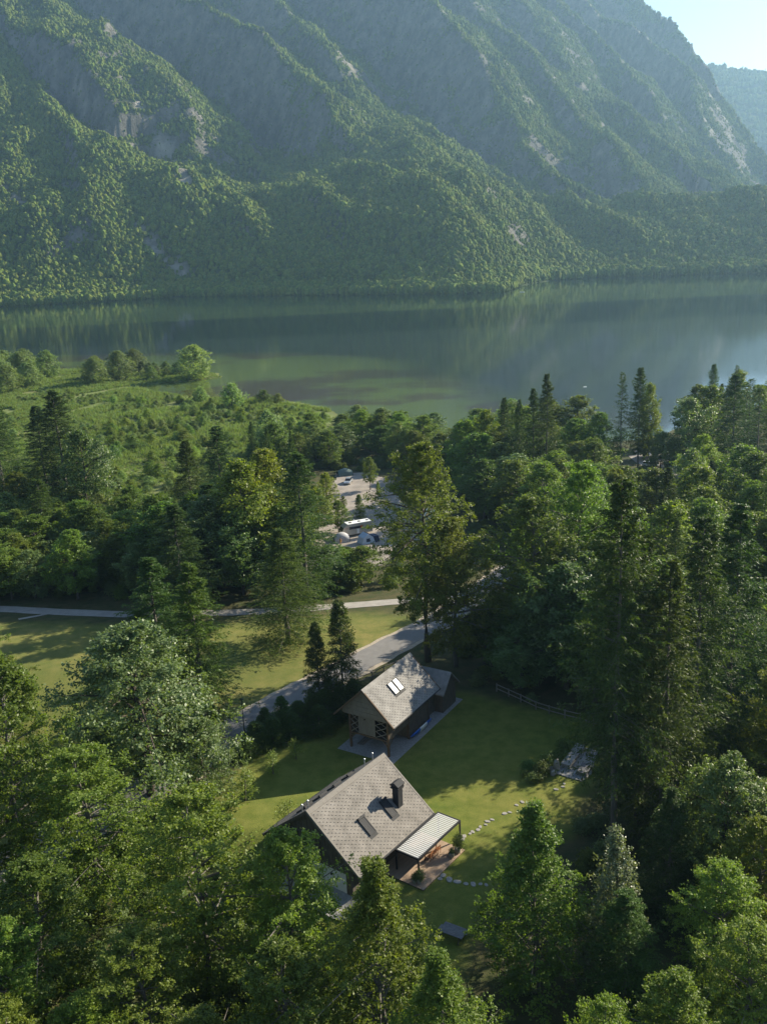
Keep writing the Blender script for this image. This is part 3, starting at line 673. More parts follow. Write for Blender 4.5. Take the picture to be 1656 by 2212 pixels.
ii = np.clip(np.round((sx-300)/40).astype(int), 0, len(fx_)-1); jj = np.clip(np.round((sy-3360)/40).astype(int), 0, len(fy_)-1)
sh_ = rng.uniform(10, 19, n_); sw_ = sh_*rng.uniform(0.6, 0.9, n_); k_ = np.abs(sx/sy) < 0.5
scatter('far_ridge_forest', np.stack([sx, sy, FZg[jj, ii]-1.0], 1)[k_], np.stack([sw_, sw_, sh_], 1)[k_], rng.uniform(0, 6.28, n_)[k_], FPROT, 'blue hazy forest on the far ridge beyond the mountain shoulder', 'forest', 7)

# ------------------------------------------------------------------ haze: one closed box of even air
hz = MB(); hz.mats = []
HAZE_D = 0.000105
hm, hnt, hn, hout = new_mat('haze_air')
pv = hn.new('ShaderNodeVolumePrincipled'); pv.inputs['Color'].default_value = (0.42, 0.70, 1.0, 1); pv.inputs['Density'].default_value = HAZE_D; pv.inputs['Anisotropy'].default_value = 0.5
hnt.links.new(pv.outputs[0], hout.inputs['Volume'])
M['haze'] = hm
hz.box((-4050, -3050, -40), (4050, 4650, 760), 'haze')
tag(hz.build('haze'), 'thin blue morning haze over the lake and the mountain', 'haze', kind='stuff')

# ------------------------------------------------------------------ roads, paths, gravel yards
def strip(name, centre_px, width, mat, dz=0.03, z0=None, kerb=None, smoothn=6):
    C = [on_ground(*p) for p in centre_px]
    pts = []
    for i in range(len(C)-1):
        p0, p1, p2, p3 = C[max(i-1, 0)], C[i], C[i+1], C[min(i+2, len(C)-1)]
        for k in range(smoothn):
            t = k/smoothn; pts.append(0.5*((2*p1)+(p2-p0)*t+(2*p0-5*p1+4*p2-p3)*t*t+(3*p1-p0-3*p2+p3)*t**3))
    pts.append(C[-1]); V = []; F = []; n = 5
    for i, p in enumerate(pts):
        d = (pts[min(i+1, len(pts)-1)]-pts[max(i-1, 0)]); d.z = 0; d.normalize(); s = Vector((d.y, -d.x, 0))
        for k in range(n):
            q = p+s*width*((k/(n-1))-0.5+(0.02*math.sin(i*1.7+k) if k in (0, n-1) else 0)); V.append((q.x, q.y, gz(q.x, q.y)+dz))
    for i in range(len(pts)-1):
        for k in range(n-1): a = i*n+k; F.append((a, a+1, a+n+1, a+n))
    return tag(link(name, np_mesh(name, V, F, mat, smooth=True)), kind='structure'), pts
road_px = [(-140, 1960), (40, 1868), (200, 1775), (350, 1690), (450, 1625), (540, 1562), (620, 1515), (690, 1478), (770, 1436), (850, 1392), (930, 1352), (1000, 1305), (1060, 1262), (1110, 1225)]
strip('gravel_verge', road_px, 6.8, 'verge', 0.06)
_, road_pts = strip('road', road_px, 5.3, 'asphalt', 0.10)
strip('path', [(-200, 1312), (0, 1316), (120, 1322), (300, 1328), (490, 1324), (620, 1318), (760, 1308), (860, 1300), (1000, 1290)], 3.6, 'pathgravel', 0.06)
strip('footpath', [(40, 1338), (85, 1330), (120, 1322)], 1.0, 'pathgravel', 0.04, smoothn=4)
def yard(name, pts_px, mat, dz):
    P = [on_ground(*p) for p in pts_px]; P = [Vector((p.x, p.y, 0)) for p in P]
    poly = np.array([(p.x, p.y) for p in P]); x0, y0 = poly.min(0); x1, y1 = poly.max(0)
    xs = np.linspace(x0, x1, 70); ys = np.linspace(y0, y1, 70); gxx, gyy = np.meshgrid(xs, ys)
    s = sdist(gxx, gyy, poly)+wob(gxx*2, gyy*2)*0.8; ok = s > 0; zz = ground_z(gxx, gyy)+dz
    ii = np.arange(gxx.size).reshape(gxx.shape); q = np.stack([ii[:-1, :-1], ii[:-1, 1:], ii[1:, 1:], ii[1:, :-1]], -1).reshape(-1, 4)
    k = ok.ravel()[q].all(1); tag(link(name, np_mesh(name, np.stack([gxx, gyy, zz], -1).reshape(-1, 3), q[k], mat, smooth=True)), kind='structure')
yard('camp_gravel', [(640, 1215), (680, 1130), (700, 1060), (730, 1022), (800, 1018), (850, 1040), (840, 1060), (870, 1085), (930, 1130), (900, 1200), (800, 1230), (700, 1230)], 'gravel', 0.06)
yard('gravel_car_park', [(1355, 985), (1420, 975), (1560, 1010), (1700, 1000), (1760, 1110), (1640, 1105), (1560, 1080), (1440, 1050), (1380, 1010)], 'gravel', 0.06)

# ------------------------------------------------------------------ cottage
def roof_lattice(L, half, zr, ze, sgn):
    """tile positions: along the ridge, down the slope, staggered"""
    out = []; sl = math.hypot(half, zr-ze); i = 0; u = 0.45
    while u < L-0.35:
        s = 0.55+(0.225 if i % 2 else 0)
        while s < sl-0.30: out.append((u, s)); s += 0.45
        u += 0.34; i += 1
    return out
def tile_mesh(sgn, mat):
    b = MB(); w_, h_, t_ = 0.345, 0.237, 0.012
    top = [(0, -h_, 0.004), (w_, 0, 0.010), (0, h_, 0.020), (-w_, 0, 0.010)]
    vs = [(x, y, z) for x, y, z in top]+[(x, y, z-t_) for x, y, z in top]
    b.add(vs, [(0, 1, 2, 3), (7, 6, 5, 4), (0, 4, 5, 1), (1, 5, 6, 2), (2, 6, 7, 3), (3, 7, 4, 0)], mat)
    b.box((-0.035, h_-0.085, 0.018), (0.035, h_+0.012, 0.034), 'anthra')
    return b
def slope_matrix(half, zr, ze, sgn, u, s, lift):
    """local frame on a slope: x along the ridge, y down the slope, z out of the roof"""
    sl = math.hypot(half, zr-ze); c, sn = half/sl, (zr-ze)/sl
    X_, Y_, Z_ = Vector((0, -sgn, 0)), Vector((sgn*c, 0, -sn)), Vector((sgn*sn, 0, c))
    m = Matrix.Identity(4)
    for k in range(3): m[k][0], m[k][1], m[k][2] = X_[k], Y_[k], Z_[k]
    p = Vector((0, u, zr))+Y_*s+Z_*lift
    for k in range(3): m[k][3] = p[k]
    return m
def roof_shell(b, L, half, zr, ze, mat, th=0.22, y0=0.0):
    sl = math.hypot(half, zr-ze); n = Vector((zr-ze, 0, half)).normalized()*th
    poly = [(0, zr), (half, ze), (half-n.x*0.0, ze-th*1.25), (0, zr-th*1.25), (-half, ze-th*1.25), (-half, ze)]
    b.prism([(0, zr), (half, ze), (half, ze-th), (0, zr-th)], 'y', y0, y0+L, mat)
    b.prism([(0, zr), (0, zr-th), (-half, ze-th), (-half, ze)], 'y', y0, y0+L, mat)

house = empty('cottage', (HOUSE[0], HOUSE[1], 0), -rad(HOUSE[2]))
tag(house, 'alpine cottage with grey diamond-tiled gable roof, dark timber gable and white plaster base', 'house')
L, HW, ZR, ZE = 12.75, 6.36, 7.78, 2.72
b = MB(); b.box((-5.0, 0.5, -1.6), (4.25, 12.1, 2.0), 'plaster'); b.build('wall', house)
b = MB(); b.prism([(-5.25, 2.0), (5.25, 2.0), (5.25, ZE+0.62), (0, ZR-0.34), (-5.25, ZE+0.62)], 'y', 0.42, 12.2, 'timber'); b.build('timber_upper_wall', house)
b = MB(); b.box((4.25, 0.46, -1.4), (5.05, 5.2, 2.0), 'timber'); b.build('timber_corner', house)
b = MB(); b.box((4.25, 5.2, 0.0), (5.0, 12.1, 2.0), 'timber'); b.build('timber_side_wall', house)
for i in range(22):                               # upright boards of the gable
    x = -4.9+i*0.455; top = ZR-0.5-abs(x)*(ZR-ZE)/HW-0.12
    if top < 2.3: continue
    MB().box((x, 0.385, 2.02), (x+0.40, 0.42, top), 'timber').build('gable_board', house)
rf = MB(); roof_shell(rf, L, HW, ZR, ZE, 'tile'); roof = rf.build('roof', house)
for y in (0.0, L-0.16):
    b = MB()
    for sgn in (1, -1):
        pp = [(0, ZR+0.045), (sgn*(HW+0.02), ZE+0.03), (sgn*(HW+0.02), ZE-0.30), (0, ZR-0.32)]
        b.prism(pp, 'y', y-0.02, y+0.17, 'trim' if sgn > 0 else 'timber')
    b.build('verge_trim', roof)
b = MB(); b.prism([(0, ZR+0.075), (0.42, ZR-0.26), (0.42, ZR-0.29), (0, ZR+0.03), (-0.42, ZR-0.29), (-0.42, ZR-0.26)], 'y', -0.03, L+0.03, 'trim'); b.build('ridge_cap', roof)
for sgn in (1, -1):
    b = MB(); b.tube([(sgn*(HW+0.09), 0, ZE-0.06), (sgn*(HW+0.09), L, ZE-0.06)], 0.085, 'anthra', 8); b.build('gutter', roof)
tiles = roof_lattice(L, HW, ZR, ZE, 1)
skip = [(3.95, 5.3, 3.55, 6.1), (7.55, 8.98, 3.55, 6.1), (9.2, 10.3, 4.2, 5.7)]
tiles = [(u, s) for u, s in tiles if not any(a < u < b_ and c < s < d for a, b_, c, d in skip)]
tme = tile_mesh(1, 'tile').mesh('shingle')
def tile_dist(t): return t[0]*0.8-t[1]*0.6        # nearer the lens = larger
tiles.sort(key=tile_dist)
for u, s in tiles[:300]:
    o = link('shingle', tme, roof); o.matrix_local = slope_matrix(HW, ZR, ZE, 1, u, s, 0.004+0.002*random.random())
rest = MB(); tb = tile_mesh(1, 'tile')
def add_tile(dst, tb, mtx):
    vs = [mtx @ Vector(v) for v in tb.v]; k = len(dst.v); dst.v += [tuple(v) for v in vs]
    for f, mi in zip(tb.f, tb.mi): dst.f.append(tuple(k+j for j in f)); dst.mi.append(dst._m(tb.mats[mi]))
for u, s in tiles[300:]: add_tile(rest, tb, slope_matrix(HW, ZR, ZE, 1, u, s, 0.005))
tb2 = tile_mesh(-1, 'tile')
for u, s in roof_lattice(L, HW, ZR, ZE, -1): add_tile(rest, tb2, slope_matrix(HW, ZR, ZE, -1, L-u if False else u, s, 0.005))
tag(rest.build('shingles', roof), kind='stuff')
def skylight(parent, half, zr, ze, u0, u1, s0, s1, shut=True, sgn=1, name='skylight'):
    mtx = slope_matrix(half, zr, ze, sgn, u1 if sgn > 0 else u0, s0, 0.0); w_, h_ = u1-u0, s1-s0
    f = MB(); t = 0.09
    f.box((0, 0, 0.02), (w_, t, 0.20), 'anthra', mtx=mtx); f.box((0, h_-t, 0.02), (w_, h_, 0.16), 'anthra', mtx=mtx)
    f.box((0, t, 0.02), (t, h_-t, 0.17), 'anthra', mtx=mtx); f.box((w_-t, t, 0.02), (w_, h_-t, 0.17), 'anthra', mtx=mtx)
    if shut: f.box((-0.04, -0.10, 0.03), (w_+0.04, 0.13, 0.32), 'anthra', 0.03, mtx)
    f.box((-0.08, h_, 0.012), (w_+0.14, h_+0.32, 0.026), 'anthra', mtx=mtx)
    o = f.build(name, parent)
    g = MB()
    if shut:
        n = 13; sl2 = (h_-2*t)/n
        for i in range(n): g.box((t, t+i*sl2, 0.08), (w_-t, t+(i+0.86)*sl2, 0.145), 'shutter', mtx=mtx)
        g.build('shutter_slats', o)
    else:
        g.box((t, t, 0.05), (w_-t, h_-t, 0.12), 'skyglass', mtx=mtx); g.build('pane', o)
    return o
M['skyglass'] = plain('skylight_glass', (0.62, 0.64, 0.66), 0.05, 0.05, 1, spec=1.0)  # whitish base colour paints the sky's reflection into the panes
skylight(house, HW, ZR, ZE, 4.15, 5.10, 3.80, 5.80); skylight(house, HW, ZR, ZE, 7.80, 8.80, 3.80, 5.80)
for u in (1.6, 3.9, 6.2, 8.5): skylight(house, HW, ZR, ZE, u, u+1.1, 2.0, 3.6, sgn=-1)
c = MB(); c.box((3.55, 9.35, 4.0), (4.3, 10.15, 6.75), 'anthra', 0.02); ch = c.build('chimney', house)
b = MB()
b.box((3.42, 9.22, 6.55), (4.43, 10.28, 6.70), 'anthra')
for x, y in ((3.5, 9.3), (4.35, 9.3), (3.5, 10.2), (4.35, 10.2)): b.box((x-0.03, y-0.03, 6.7), (x+0.03, y+0.03, 6.95), 'anthra')
b.prism([(3.36, 6.92), (4.49, 6.92), (4.49, 6.98), (3.925, 7.34), (3.36, 6.98)], 'y', 9.16, 10.34, 'anthra'); b.build('chimney_cap', ch)
for u in (-0.0+0.25, 1.1, 10.3, 11.7):
    b = MB(); b.tube([(-0.75, u, ZR-0.75), (-0.75, u, ZR+0.22)], 0.06, 'zinc', 8); b.lathe([(0.10, 0), (0.11, 0.12), (0.05, 0.17)], (-0.75, u, ZR+0.2), 'zinc', 10); b.build('vent_pipe', roof)
for x0, x1, z0, z1 in ((-2.45, -1.65, 3.9, 4.75), (-1.05, -0.35, 3.25, 4.55)):
    f = MB()
    f.box((x0, 0.33, z0), (x1, 0.40, z0+0.07), 'anthra'); f.box((x0, 0.33, z1-0.07), (x1, 0.40, z1), 'anthra'); f.box((x0, 0.33, z0+0.07), (x0+0.07, 0.40, z1-0.07), 'anthra'); f.box((x1-0.07, 0.33, z0+0.07), (x1, 0.40, z1-0.07), 'anthra')
    o = f.build('window', house); MB().box((x0+0.07, 0.345, z0+0.07), (x1-0.07, 0.375, z1-0.07), 'glass').build('pane', o)
b = MB(); b.beam((-3.0, 0.30, 4.85), (1.25, 0.30, 4.85), 0.10, 0.12, 'timber'); b.beam((1.2, 0.30, 2.3), (1.2, 0.30, 4.8), 0.10, 0.10, 'timber'); b.build('balcony_frame', house)
b = MB(); b.lathe([(0.10, 0), (0.12, 0.12), (0.05, 0.22)], (2.45, 0.38, 1.25), 'anthra', 10); b.build('wall_lamp', house)

# paved apron in front of the gable
pa = MB(); vs = []
def hl(v, u, z): return house.matrix_basis @ Vector((v, u, z))
bpy.context.view_layer.update()
def local_sheet(name, parent, xs, ys, mat, dz, kind='structure'):
    V = []; F = []
    for y in ys:
        for x in xs:
            p = Matrix.Translation(parent.location) @ Matrix.Rotation(parent.rotation_euler[2], 4, 'Z') @ Vector((x, y, 0)); V.append((p.x, p.y, gz(p.x, p.y)+dz))
    n = len(xs)
    for j in range(len(ys)-1):
        for i in range(n-1): a = j*n+i; F.append((a, a+1, a+n+1, a+n))
    return tag(link(name, np_mesh(name, V, F, mat)), kind=kind)
local_sheet('paving', house, np.linspace(-5.5, 7.0, 40), np.linspace(-2.6, 0.5, 12), 'slab', 0.22)

# ------------------------------------------------------------------ pergola, deck and terrace things
perg = empty('pergola', (HOUSE[0], HOUSE[1], 0), -rad(HOUSE[2])); tag(perg, 'dark metal pergola with white louvred roof over the terrace', 'pergola')
P0, P1, V0, V1, PZ = 5.75, 13.35, 6.48, 9.19, 2.42
for a, b_ in (((V0, P0, PZ), (V1, P0, PZ)), ((V0, P1, PZ), (V1, P1, PZ))): MB().beam((a[0]+0.07, a[1], PZ-0.02), (b_[0]-0.07, b_[1], PZ-0.02), 0.13, 0.20, 'anthra').build('beam', perg)
MB().beam((V0, P0-0.07, PZ-0.02), (V0, P1+0.07, PZ-0.02), 0.14, 0.21, 'anthra').build('beam', perg); MB().beam((V1, P0-0.07, PZ-0.02), (V1, P1+0.07, PZ-0.02), 0.14, 0.21, 'anthra').build('beam', perg)
for x, y in ((V1, P0), (V1, P1), (V0, P0), (V0, P1)): MB().box((x-0.07, y-0.07, -0.1), (x+0.07, y+0.07, PZ-0.125), 'anthra').build('post', perg)
nl = 27
lme = MB(); lme.prism([(-0.12, 0.045), (-0.05, 0.05), (0.05, 0.035), (0.12, 0.005), (0.115, -0.012), (0.05, 0.017), (-0.05, 0.032), (-0.12, 0.028)], 'x', V0+0.08, V1-0.08, 'louvre'); lme = lme.mesh('louvre')
for i in range(nl):
    o = link('louvre', lme, perg); o.location = (0, P0+0.2+i*(P1-P0-0.4)/(nl-1), PZ+0.03)
D0, D1, DV0, DV1 = 4.6, 12.18, 5.06, 10.52
deck = empty('terrace_deck', (HOUSE[0], HOUSE[1], 0), -rad(HOUSE[2])); tag(deck, 'pale larch board terrace beside the cottage under the pergola', 'deck')
b = MB(); n = 38; wdt_ = (DV1-DV0)/n
for i in range(n): b.box((DV0+i*wdt_, D0+0.01*random.random(), 0.10), (DV0+(i+0.93)*wdt_, D1-0.01*random.random(), 0.15), 'deck')
tag(b.build('boards', deck), kind='stuff')
b = MB(); b.box((DV0, D0+0.03, -0.25), (DV1-0.03, D1-0.03, 0.098), 'timberbrown'); b.build('substructure', deck)
bpy.context.view_layer.update()
HM = Matrix.Translation((HOUSE[0], HOUSE[1], 0)) @ Matrix.Rotation(-rad(HOUSE[2]), 4, 'Z')
def hw(v, u, z=0.15): return HM @ Vector((v, u, z))
tb_ = empty('dining_table', hw(7.7, 9.5), -rad(HOUSE[2])); tag(tb_, 'wooden dining table in the shade under the pergola', 'table')
MB().box((-0.45, -1.1, 0.70), (0.45, 1.1, 0.75), 'chairwood', 0.008).build('tabletop', tb_)
for x in (-0.38, 0.38):
    for y in (-1.0, 1.0): MB().box((x-0.04, y-0.04, 0), (x+0.04, y+0.04, 0.70), 'chairwood').build('leg', tb_)
cparts = {}
def cpart(nm, fn):
    b = MB(); fn(b); cparts.setdefault(nm, []).append(b.mesh('chair_'+nm))
cpart('seat', lambda b: b.box((-0.24, -0.24, 0.43), (0.24, 0.24, 0.47), 'chairwood', 0.01))
cpart('backrest', lambda b: (b.box((0.20, -0.23, 0.62), (0.235, 0.23, 0.70), 'chairwood'), b.box((0.21, -0.23, 0.80), (0.245, 0.23, 0.92), 'chairwood')))
for x, y, h in ((-0.21, -0.21, 0.43), (-0.21, 0.21, 0.43), (0.215, -0.21, 0.93), (0.215, 0.21, 0.93)):
    cpart('leg', lambda b, x=x, y=y, h=h: b.box((x-0.022, y-0.022, 0), (x+0.022, y+0.022, h), 'chairwood'))
for u in (8.85, 9.55, 10.25):
    for v, rz in ((8.42, 0), (6.98, math.pi)):
        e = empty('dining_chair', hw(v, u), -rad(HOUSE[2])+rz+random.uniform(-0.1, 0.1))
        tag(e, 'reddish wooden chair at the lawn side of the pergola table' if rz == 0 else 'reddish wooden chair between pergola table and cottage wall', 'chair', 'chairs at the terrace table')
        for nm, lst in cparts.items():
            for me in lst: link(nm, me, e)
def potted(v, u, s, plant_h, plant_w, label):
    e = empty('plant_pot', hw(v, u), 0); tag(e, label, 'plant pot')
    MB().lathe([(0.20*s, 0), (0.30*s, 0.12*s), (0.34*s, 0.32*s), (0.30*s, 0.50*s), (0.32*s, 0.54*s), (0.27*s, 0.55*s)], (0, 0, 0), 'pot', 16).build('bowl', e, True)
    crown, trunk, H, R = PROTO['leafy'][0]
    o = link('leaves', crown, e); o.location = (0, 0, 0.45*s); o.scale = (plant_w/(2*R), plant_w/(2*R), plant_h/H); o.color = (0.75, 0.85, 0.8, 1)
potted(10.15, 11.35, 1.0, 1.5, 1.3, 'round stone pot with tall leafy plant on the deck corner by the lawn'); potted(10.05, 10.35, 0.95, 0.55, 0.7, 'round stone pot with short leafy plant on the deck edge')
potted(9.6, 5.2, 0.8, 1.0, 1.1, 'pot with yellow-green shrub beside the near pergola post'); potted(9.2, 4.95, 0.7, 0.7, 0.8, 'small pot with drooping plant next to the yellow-green shrub')

# ------------------------------------------------------------------ barn with open bay and loft
barn = empty('barn', (BARN[0], BARN[1], 0), -rad(BARN[2])); tag(barn, 'timber barn with grey tiled roof, lattice loft front and open bay below', 'barn')
BL, BHW, BZR, BZE = 11.81, 4.32, 9.0, 4.87
rf = MB(); roof_shell(rf, BL, BHW, BZR, BZE, 'tiledark', 0.2); broof = rf.build('roof', barn)
bt = MB(); tb = tile_mesh(1, 'tiledark')
for sgn in (1, -1):
    for u, s in roof_lattice(BL, BHW, BZR, BZE, sgn):
        if sgn > 0 and 3.85 < u < 6.75 and 1.0 < s < 3.5: continue
        add_tile(bt, tb, slope_matrix(BHW, BZR, BZE, sgn, u, s, 0.005))
tag(bt.build('shingles', broof), kind='stuff')
for y in (0.0, BL-0.14):
    b = MB()
    for sgn in (1, -1): b.prism([(0, BZR+0.045), (sgn*(BHW+0.02), BZE+0.03), (sgn*(BHW+0.02), BZE-0.27), (0, BZR-0.28)], 'y', y-0.02, y+0.15, 'timberbrown')
    b.build('verge_trim', broof)
MB().prism([(0, BZR+0.07), (0.40, BZR-0.31), (0.40, BZR-0.34), (0, BZR+0.03), (-0.40, BZR-0.34), (-0.40, BZR-0.31)], 'y', -0.03, BL+0.03, 'tiledark').build('ridge_cap', broof)
MB().tube([(BHW+0.08, 0, BZE-0.05), (BHW+0.08, BL, BZE-0.05)], 0.07, 'anthra', 8).build('gutter', broof)
skylight(barn, BHW, BZR, BZE, 4.15, 5.2, 1.35, 3.05, shut=False); skylight(barn, BHW, BZR, BZE, 5.3, 6.35, 1.35, 3.05, shut=False)
b = MB(); b.prism([(-3.55, 4.95), (3.55, 4.95), (3.55, 5.35), (0, BZR-0.30), (-3.55, 5.35)], 'y', 0.75, 0.85, 'timberlight'); b.build('gable_panel', barn)
for z in (5.6, 6.25, 6.9, 7.55, 8.1):
    hw_ = min(3.5, (BZR-0.35-z)*BHW/(BZR-BZE)-0.08); MB().box((-hw_, 0.70, z-0.62 if z < 5.7 else z-0.63), (hw_, 0.75, z-0.01), 'timberlight').build('gable_board', barn)
for x in (-2.75, 2.75):
    MB().box((x-0.13, 1.05, 0.02), (x+0.13, 1.31, 4.95), 'timberbrown', 0.015).build('post', barn)
    MB().box((x-0.12, 5.95, 0.02), (x+0.12, 6.2, 4.95), 'timberbrown', 0.015).build('post', barn)
MB().beam((-2.62, 1.18, 2.15), (2.62, 1.18, 2.15), 0.18, 0.2, 'timberbrown').build('beam', barn)
MB().beam((-3.5, 1.0, 4.85), (3.5, 1.0, 4.85), 0.16, 0.2, 'timberlight').build('beam', barn)
MB().box((-1.5, 1.14, 2.26), (0.95, 1.22, 4.74), 'timberlight').build('loft_door', barn)
MB().lathe([(0.07, 0), (0.08, 0.1), (0.03, 0.14)], (-0.5, 1.10, 4.3), 'anthra', 8).build('lamp', barn)
for x0, x1 in ((-2.6, -1.52), (0.97, 2.6)):
    b = MB(); z0, z1 = 2.27, 4.74
    n = 3
    for k in range(n):
        za, zb_ = z0+(z1-z0)*k/n, z0+(z1-z0)*(k+1)/n
        b.beam((x0, 1.16, za), (x1, 1.16, zb_), 0.05, 0.09, 'timberlight'); b.beam((x1, 1.20, za), (x0, 1.20, zb_), 0.05, 0.09, 'timberlight')
    b.build('lattice', barn)
for s_ in (-1, 1):
    MB().beam((s_*2.75, 1.3, 1.3), (s_*2.75, 2.5, 2.2), 0.10, 0.12, 'timberbrown').build('brace', barn)
    MB().beam((s_*2.62, 1.18, 1.35), (s_*1.9, 1.18, 2.1), 0.10, 0.12, 'timberbrown').build('brace', barn)
    MB().box((s_*2.80-0.04, 1.31, 2.2), (s_*2.80+0.04, 5.95, 4.9), 'timber').build('loft_side_wall', barn)
MB().box((-2.7, 1.3, 2.08), (2.7, 10.9, 2.2), 'timber').build('loft_floor', barn)
b = MB(); b.box((-2.85, 6.2, 0.03), (2.78, 11.0, 2.08), 'timber'); b.box((-2.85, 6.2, 2.2), (2.78, 11.0, 4.95), 'timber'); b.build('wall', barn)
for i in range(16): MB().box((2.78, 6.25, 0.15+i*0.295), (2.82, 10.95, 0.15+i*0.295+0.25), 'timber').build('side_board', barn)
MB().box((2.70, 10.95, 0.02), (2.95, 11.2, 4.9), 'timber').build('post', barn)
# annex behind
ar = MB()
ar.prism([(15.5, 5.4), (17.9, 3.0), (17.9, 2.84), (15.5, 5.24)], 'x', -1.0, 4.05, 'tiledark'); ar.prism([(15.5, 5.4), (15.5, 5.24), (13.2, 2.88), (13.2, 3.04)], 'x', -1.0, 4.05, 'tiledark')
anx = ar.build('annex_roof', barn); MB().prism([(15.5, 5.46), (15.85, 5.1), (15.5, 5.42), (15.15, 5.1)], 'x', -1.02, 4.08, 'tiledark').build('ridge_cap', anx)
b = MB(); b.prism([(13.9, 0.02), (17.6, 0.02), (17.6, 3.1), (15.5, 5.15), (13.9, 3.6)], 'x', -0.5, 3.5, 'timber'); b.build('annex_wall', barn)
b = MB(); b.box((-2.7, 11.2, 0.03), (2.2, 13.9, 2.6), 'timber'); b.build('link_wall', barn)
bpy.context.view_layer.update()
BM = Matrix.Translation((BARN[0], BARN[1], 0)) @ Matrix.Rotation(-rad(BARN[2]), 4, 'Z')
def bw_(v, u, z=0.0): return BM @ Vector((v, u, z))
local_sheet('barn_paving', barn, np.linspace(-4.05, 4.1, 10), np.linspace(-0.1, 18.6, 20), 'slab', 0.05)
# kayak leaning on the barn wall
ky = empty('kayak', bw_(3.36, 8.4, 0.56), -rad(BARN[2])); ky.rotation_euler = (0, rad(-62), -rad(BARN[2])); ky.scale = (1.35, 1.15, 1.2); tag(ky, 'blue and white kayak leaning on its side against the barn wall', 'kayak')
def kayak_part(y0, y1, mat, nm):
    b = MB(); n = 10; seg = 12; k = []
    for i in range(n+1):
        y = y0+(y1-y0)*i/n; t = y/2.35; w_ = 0.42*(1-abs(t)**2.2)**0.8+0.015; ring = []
        for a in range(seg):
            th = 2*math.pi*a/seg; ring.append((w_*math.cos(th), y, (0.17 if math.sin(th) < 0 else 0.12)*math.sin(th)*(w_/0.42)**0.5+0.10*t*t))
        k.append(ring)
    vs = [p for r_ in k for p in r_]; fs = [(i*seg+a, i*seg+(a+1) % seg, (i+1)*seg+(a+1) % seg, (i+1)*seg+a) for i in range(n) for a in range(seg)]+[tuple(range(seg)), tuple(n*seg+a for a in reversed(range(seg)))]
    b.add(vs, fs, mat); return b.build(nm, ky, True)
kayak_part(-2.35, -0.75, 'blue', 'bow'); kayak_part(-0.749, 0.80, 'white', 'midsection'); kayak_part(0.801, 2.35, 'blue', 'stern')
b = MB(); b.lathe([(0.26, 0), (0.30, 0.02), (0.24, 0.03)], (0, 0.1, 0.115), 'tyre', 14); b.build('cockpit', ky)
for k in range(3):
    p0, p1 = bw_(-2.35+k*0.35, 2.0, 0.11), bw_(-2.35+k*0.35, 5.6, 0.11)
    o = MB().beam((0, 0, 0), tuple(p1-p0), 0.14, 0.10, 'timberlight').build('timber_plank'); o.location = p0; tag(o, 'timber plank lying on the paving in the open barn bay', 'plank', 'planks under the barn')

# ------------------------------------------------------------------ garden things
def crop(ox, oy, w, outw=1656.0): return lambda x, y: ((ox+x*w/outw)*0.8625, (oy+y*w/outw)*0.8625)
k3 = crop(1050, 1750, 500); k2 = crop(940, 2000, 300)
stones = [k2(*p)+(s,) for p, s in (((933, 1070), 1), ((890, 1115), 0.8), ((1020, 1125), 1.25), ((1130, 1157), 1.2), ((1250, 1185), 0.8), ((1350, 1190), 1.1), ((1450, 1188), 0.65), ((1530, 1200), 0.7),
          ((1205, 570), 0.8), ((1225, 525), 0.9), ((1305, 492), 0.65), ((1340, 465), 0.8), ((1415, 437), 0.8), ((1447, 398), 0.75), ((1522, 367), 0.6), ((1548, 322), 0.9), ((1610, 297), 0.75))]
stones += [k3(*p)+(s,) for p, s in (((705, 955), 0.9), ((748, 945), 0.7), ((852, 860), 0.85), ((805, 885), 0.7), ((1132, 755), 0.85), ((1190, 733), 0.7), ((1200, 708), 0.6))]
for i, (x, y, s) in enumerate(stones):
    p = on_ground(x, y); rr = 0.30*s; n = 11; ph = random.random()*6
    poly = [((rr*1.15+0.10*rr*math.sin(3*a+ph)+0.07*rr*math.sin(5*a+ph*2))*math.cos(a), rr*(0.85+0.12*math.sin(2*a+ph))*math.sin(a)) for a in [2*math.pi*j/n for j in range(n)]]
    b = MB(); vs = [(x_, y_, -0.05) for x_, y_ in poly]+[(x_, y_, 0.045) for x_, y_ in poly]+[(x_*0.9, y_*0.9, 0.065) for x_, y_ in poly]
    b.add(vs, [tuple(range(2*n, 3*n))]+[(r_*n+j, r_*n+(j+1) % n, (r_+1)*n+(j+1) % n, (r_+1)*n+j) for r_ in (0, 1) for j in range(n)], 'stone')
    o = b.build('stepping_stone'); o.location = p; o.rotation_euler[2] = random.random()*6
    near = i < 8
    tag(o, 'pale flat stepping stone in the lawn leading from the near deck edge to the firs' if near else 'pale flat stepping stone in the curved line across the lawn to the stone bench', 'stepping stone', 'stepping stones near the deck' if near else 'stepping stones towards the stone bench')
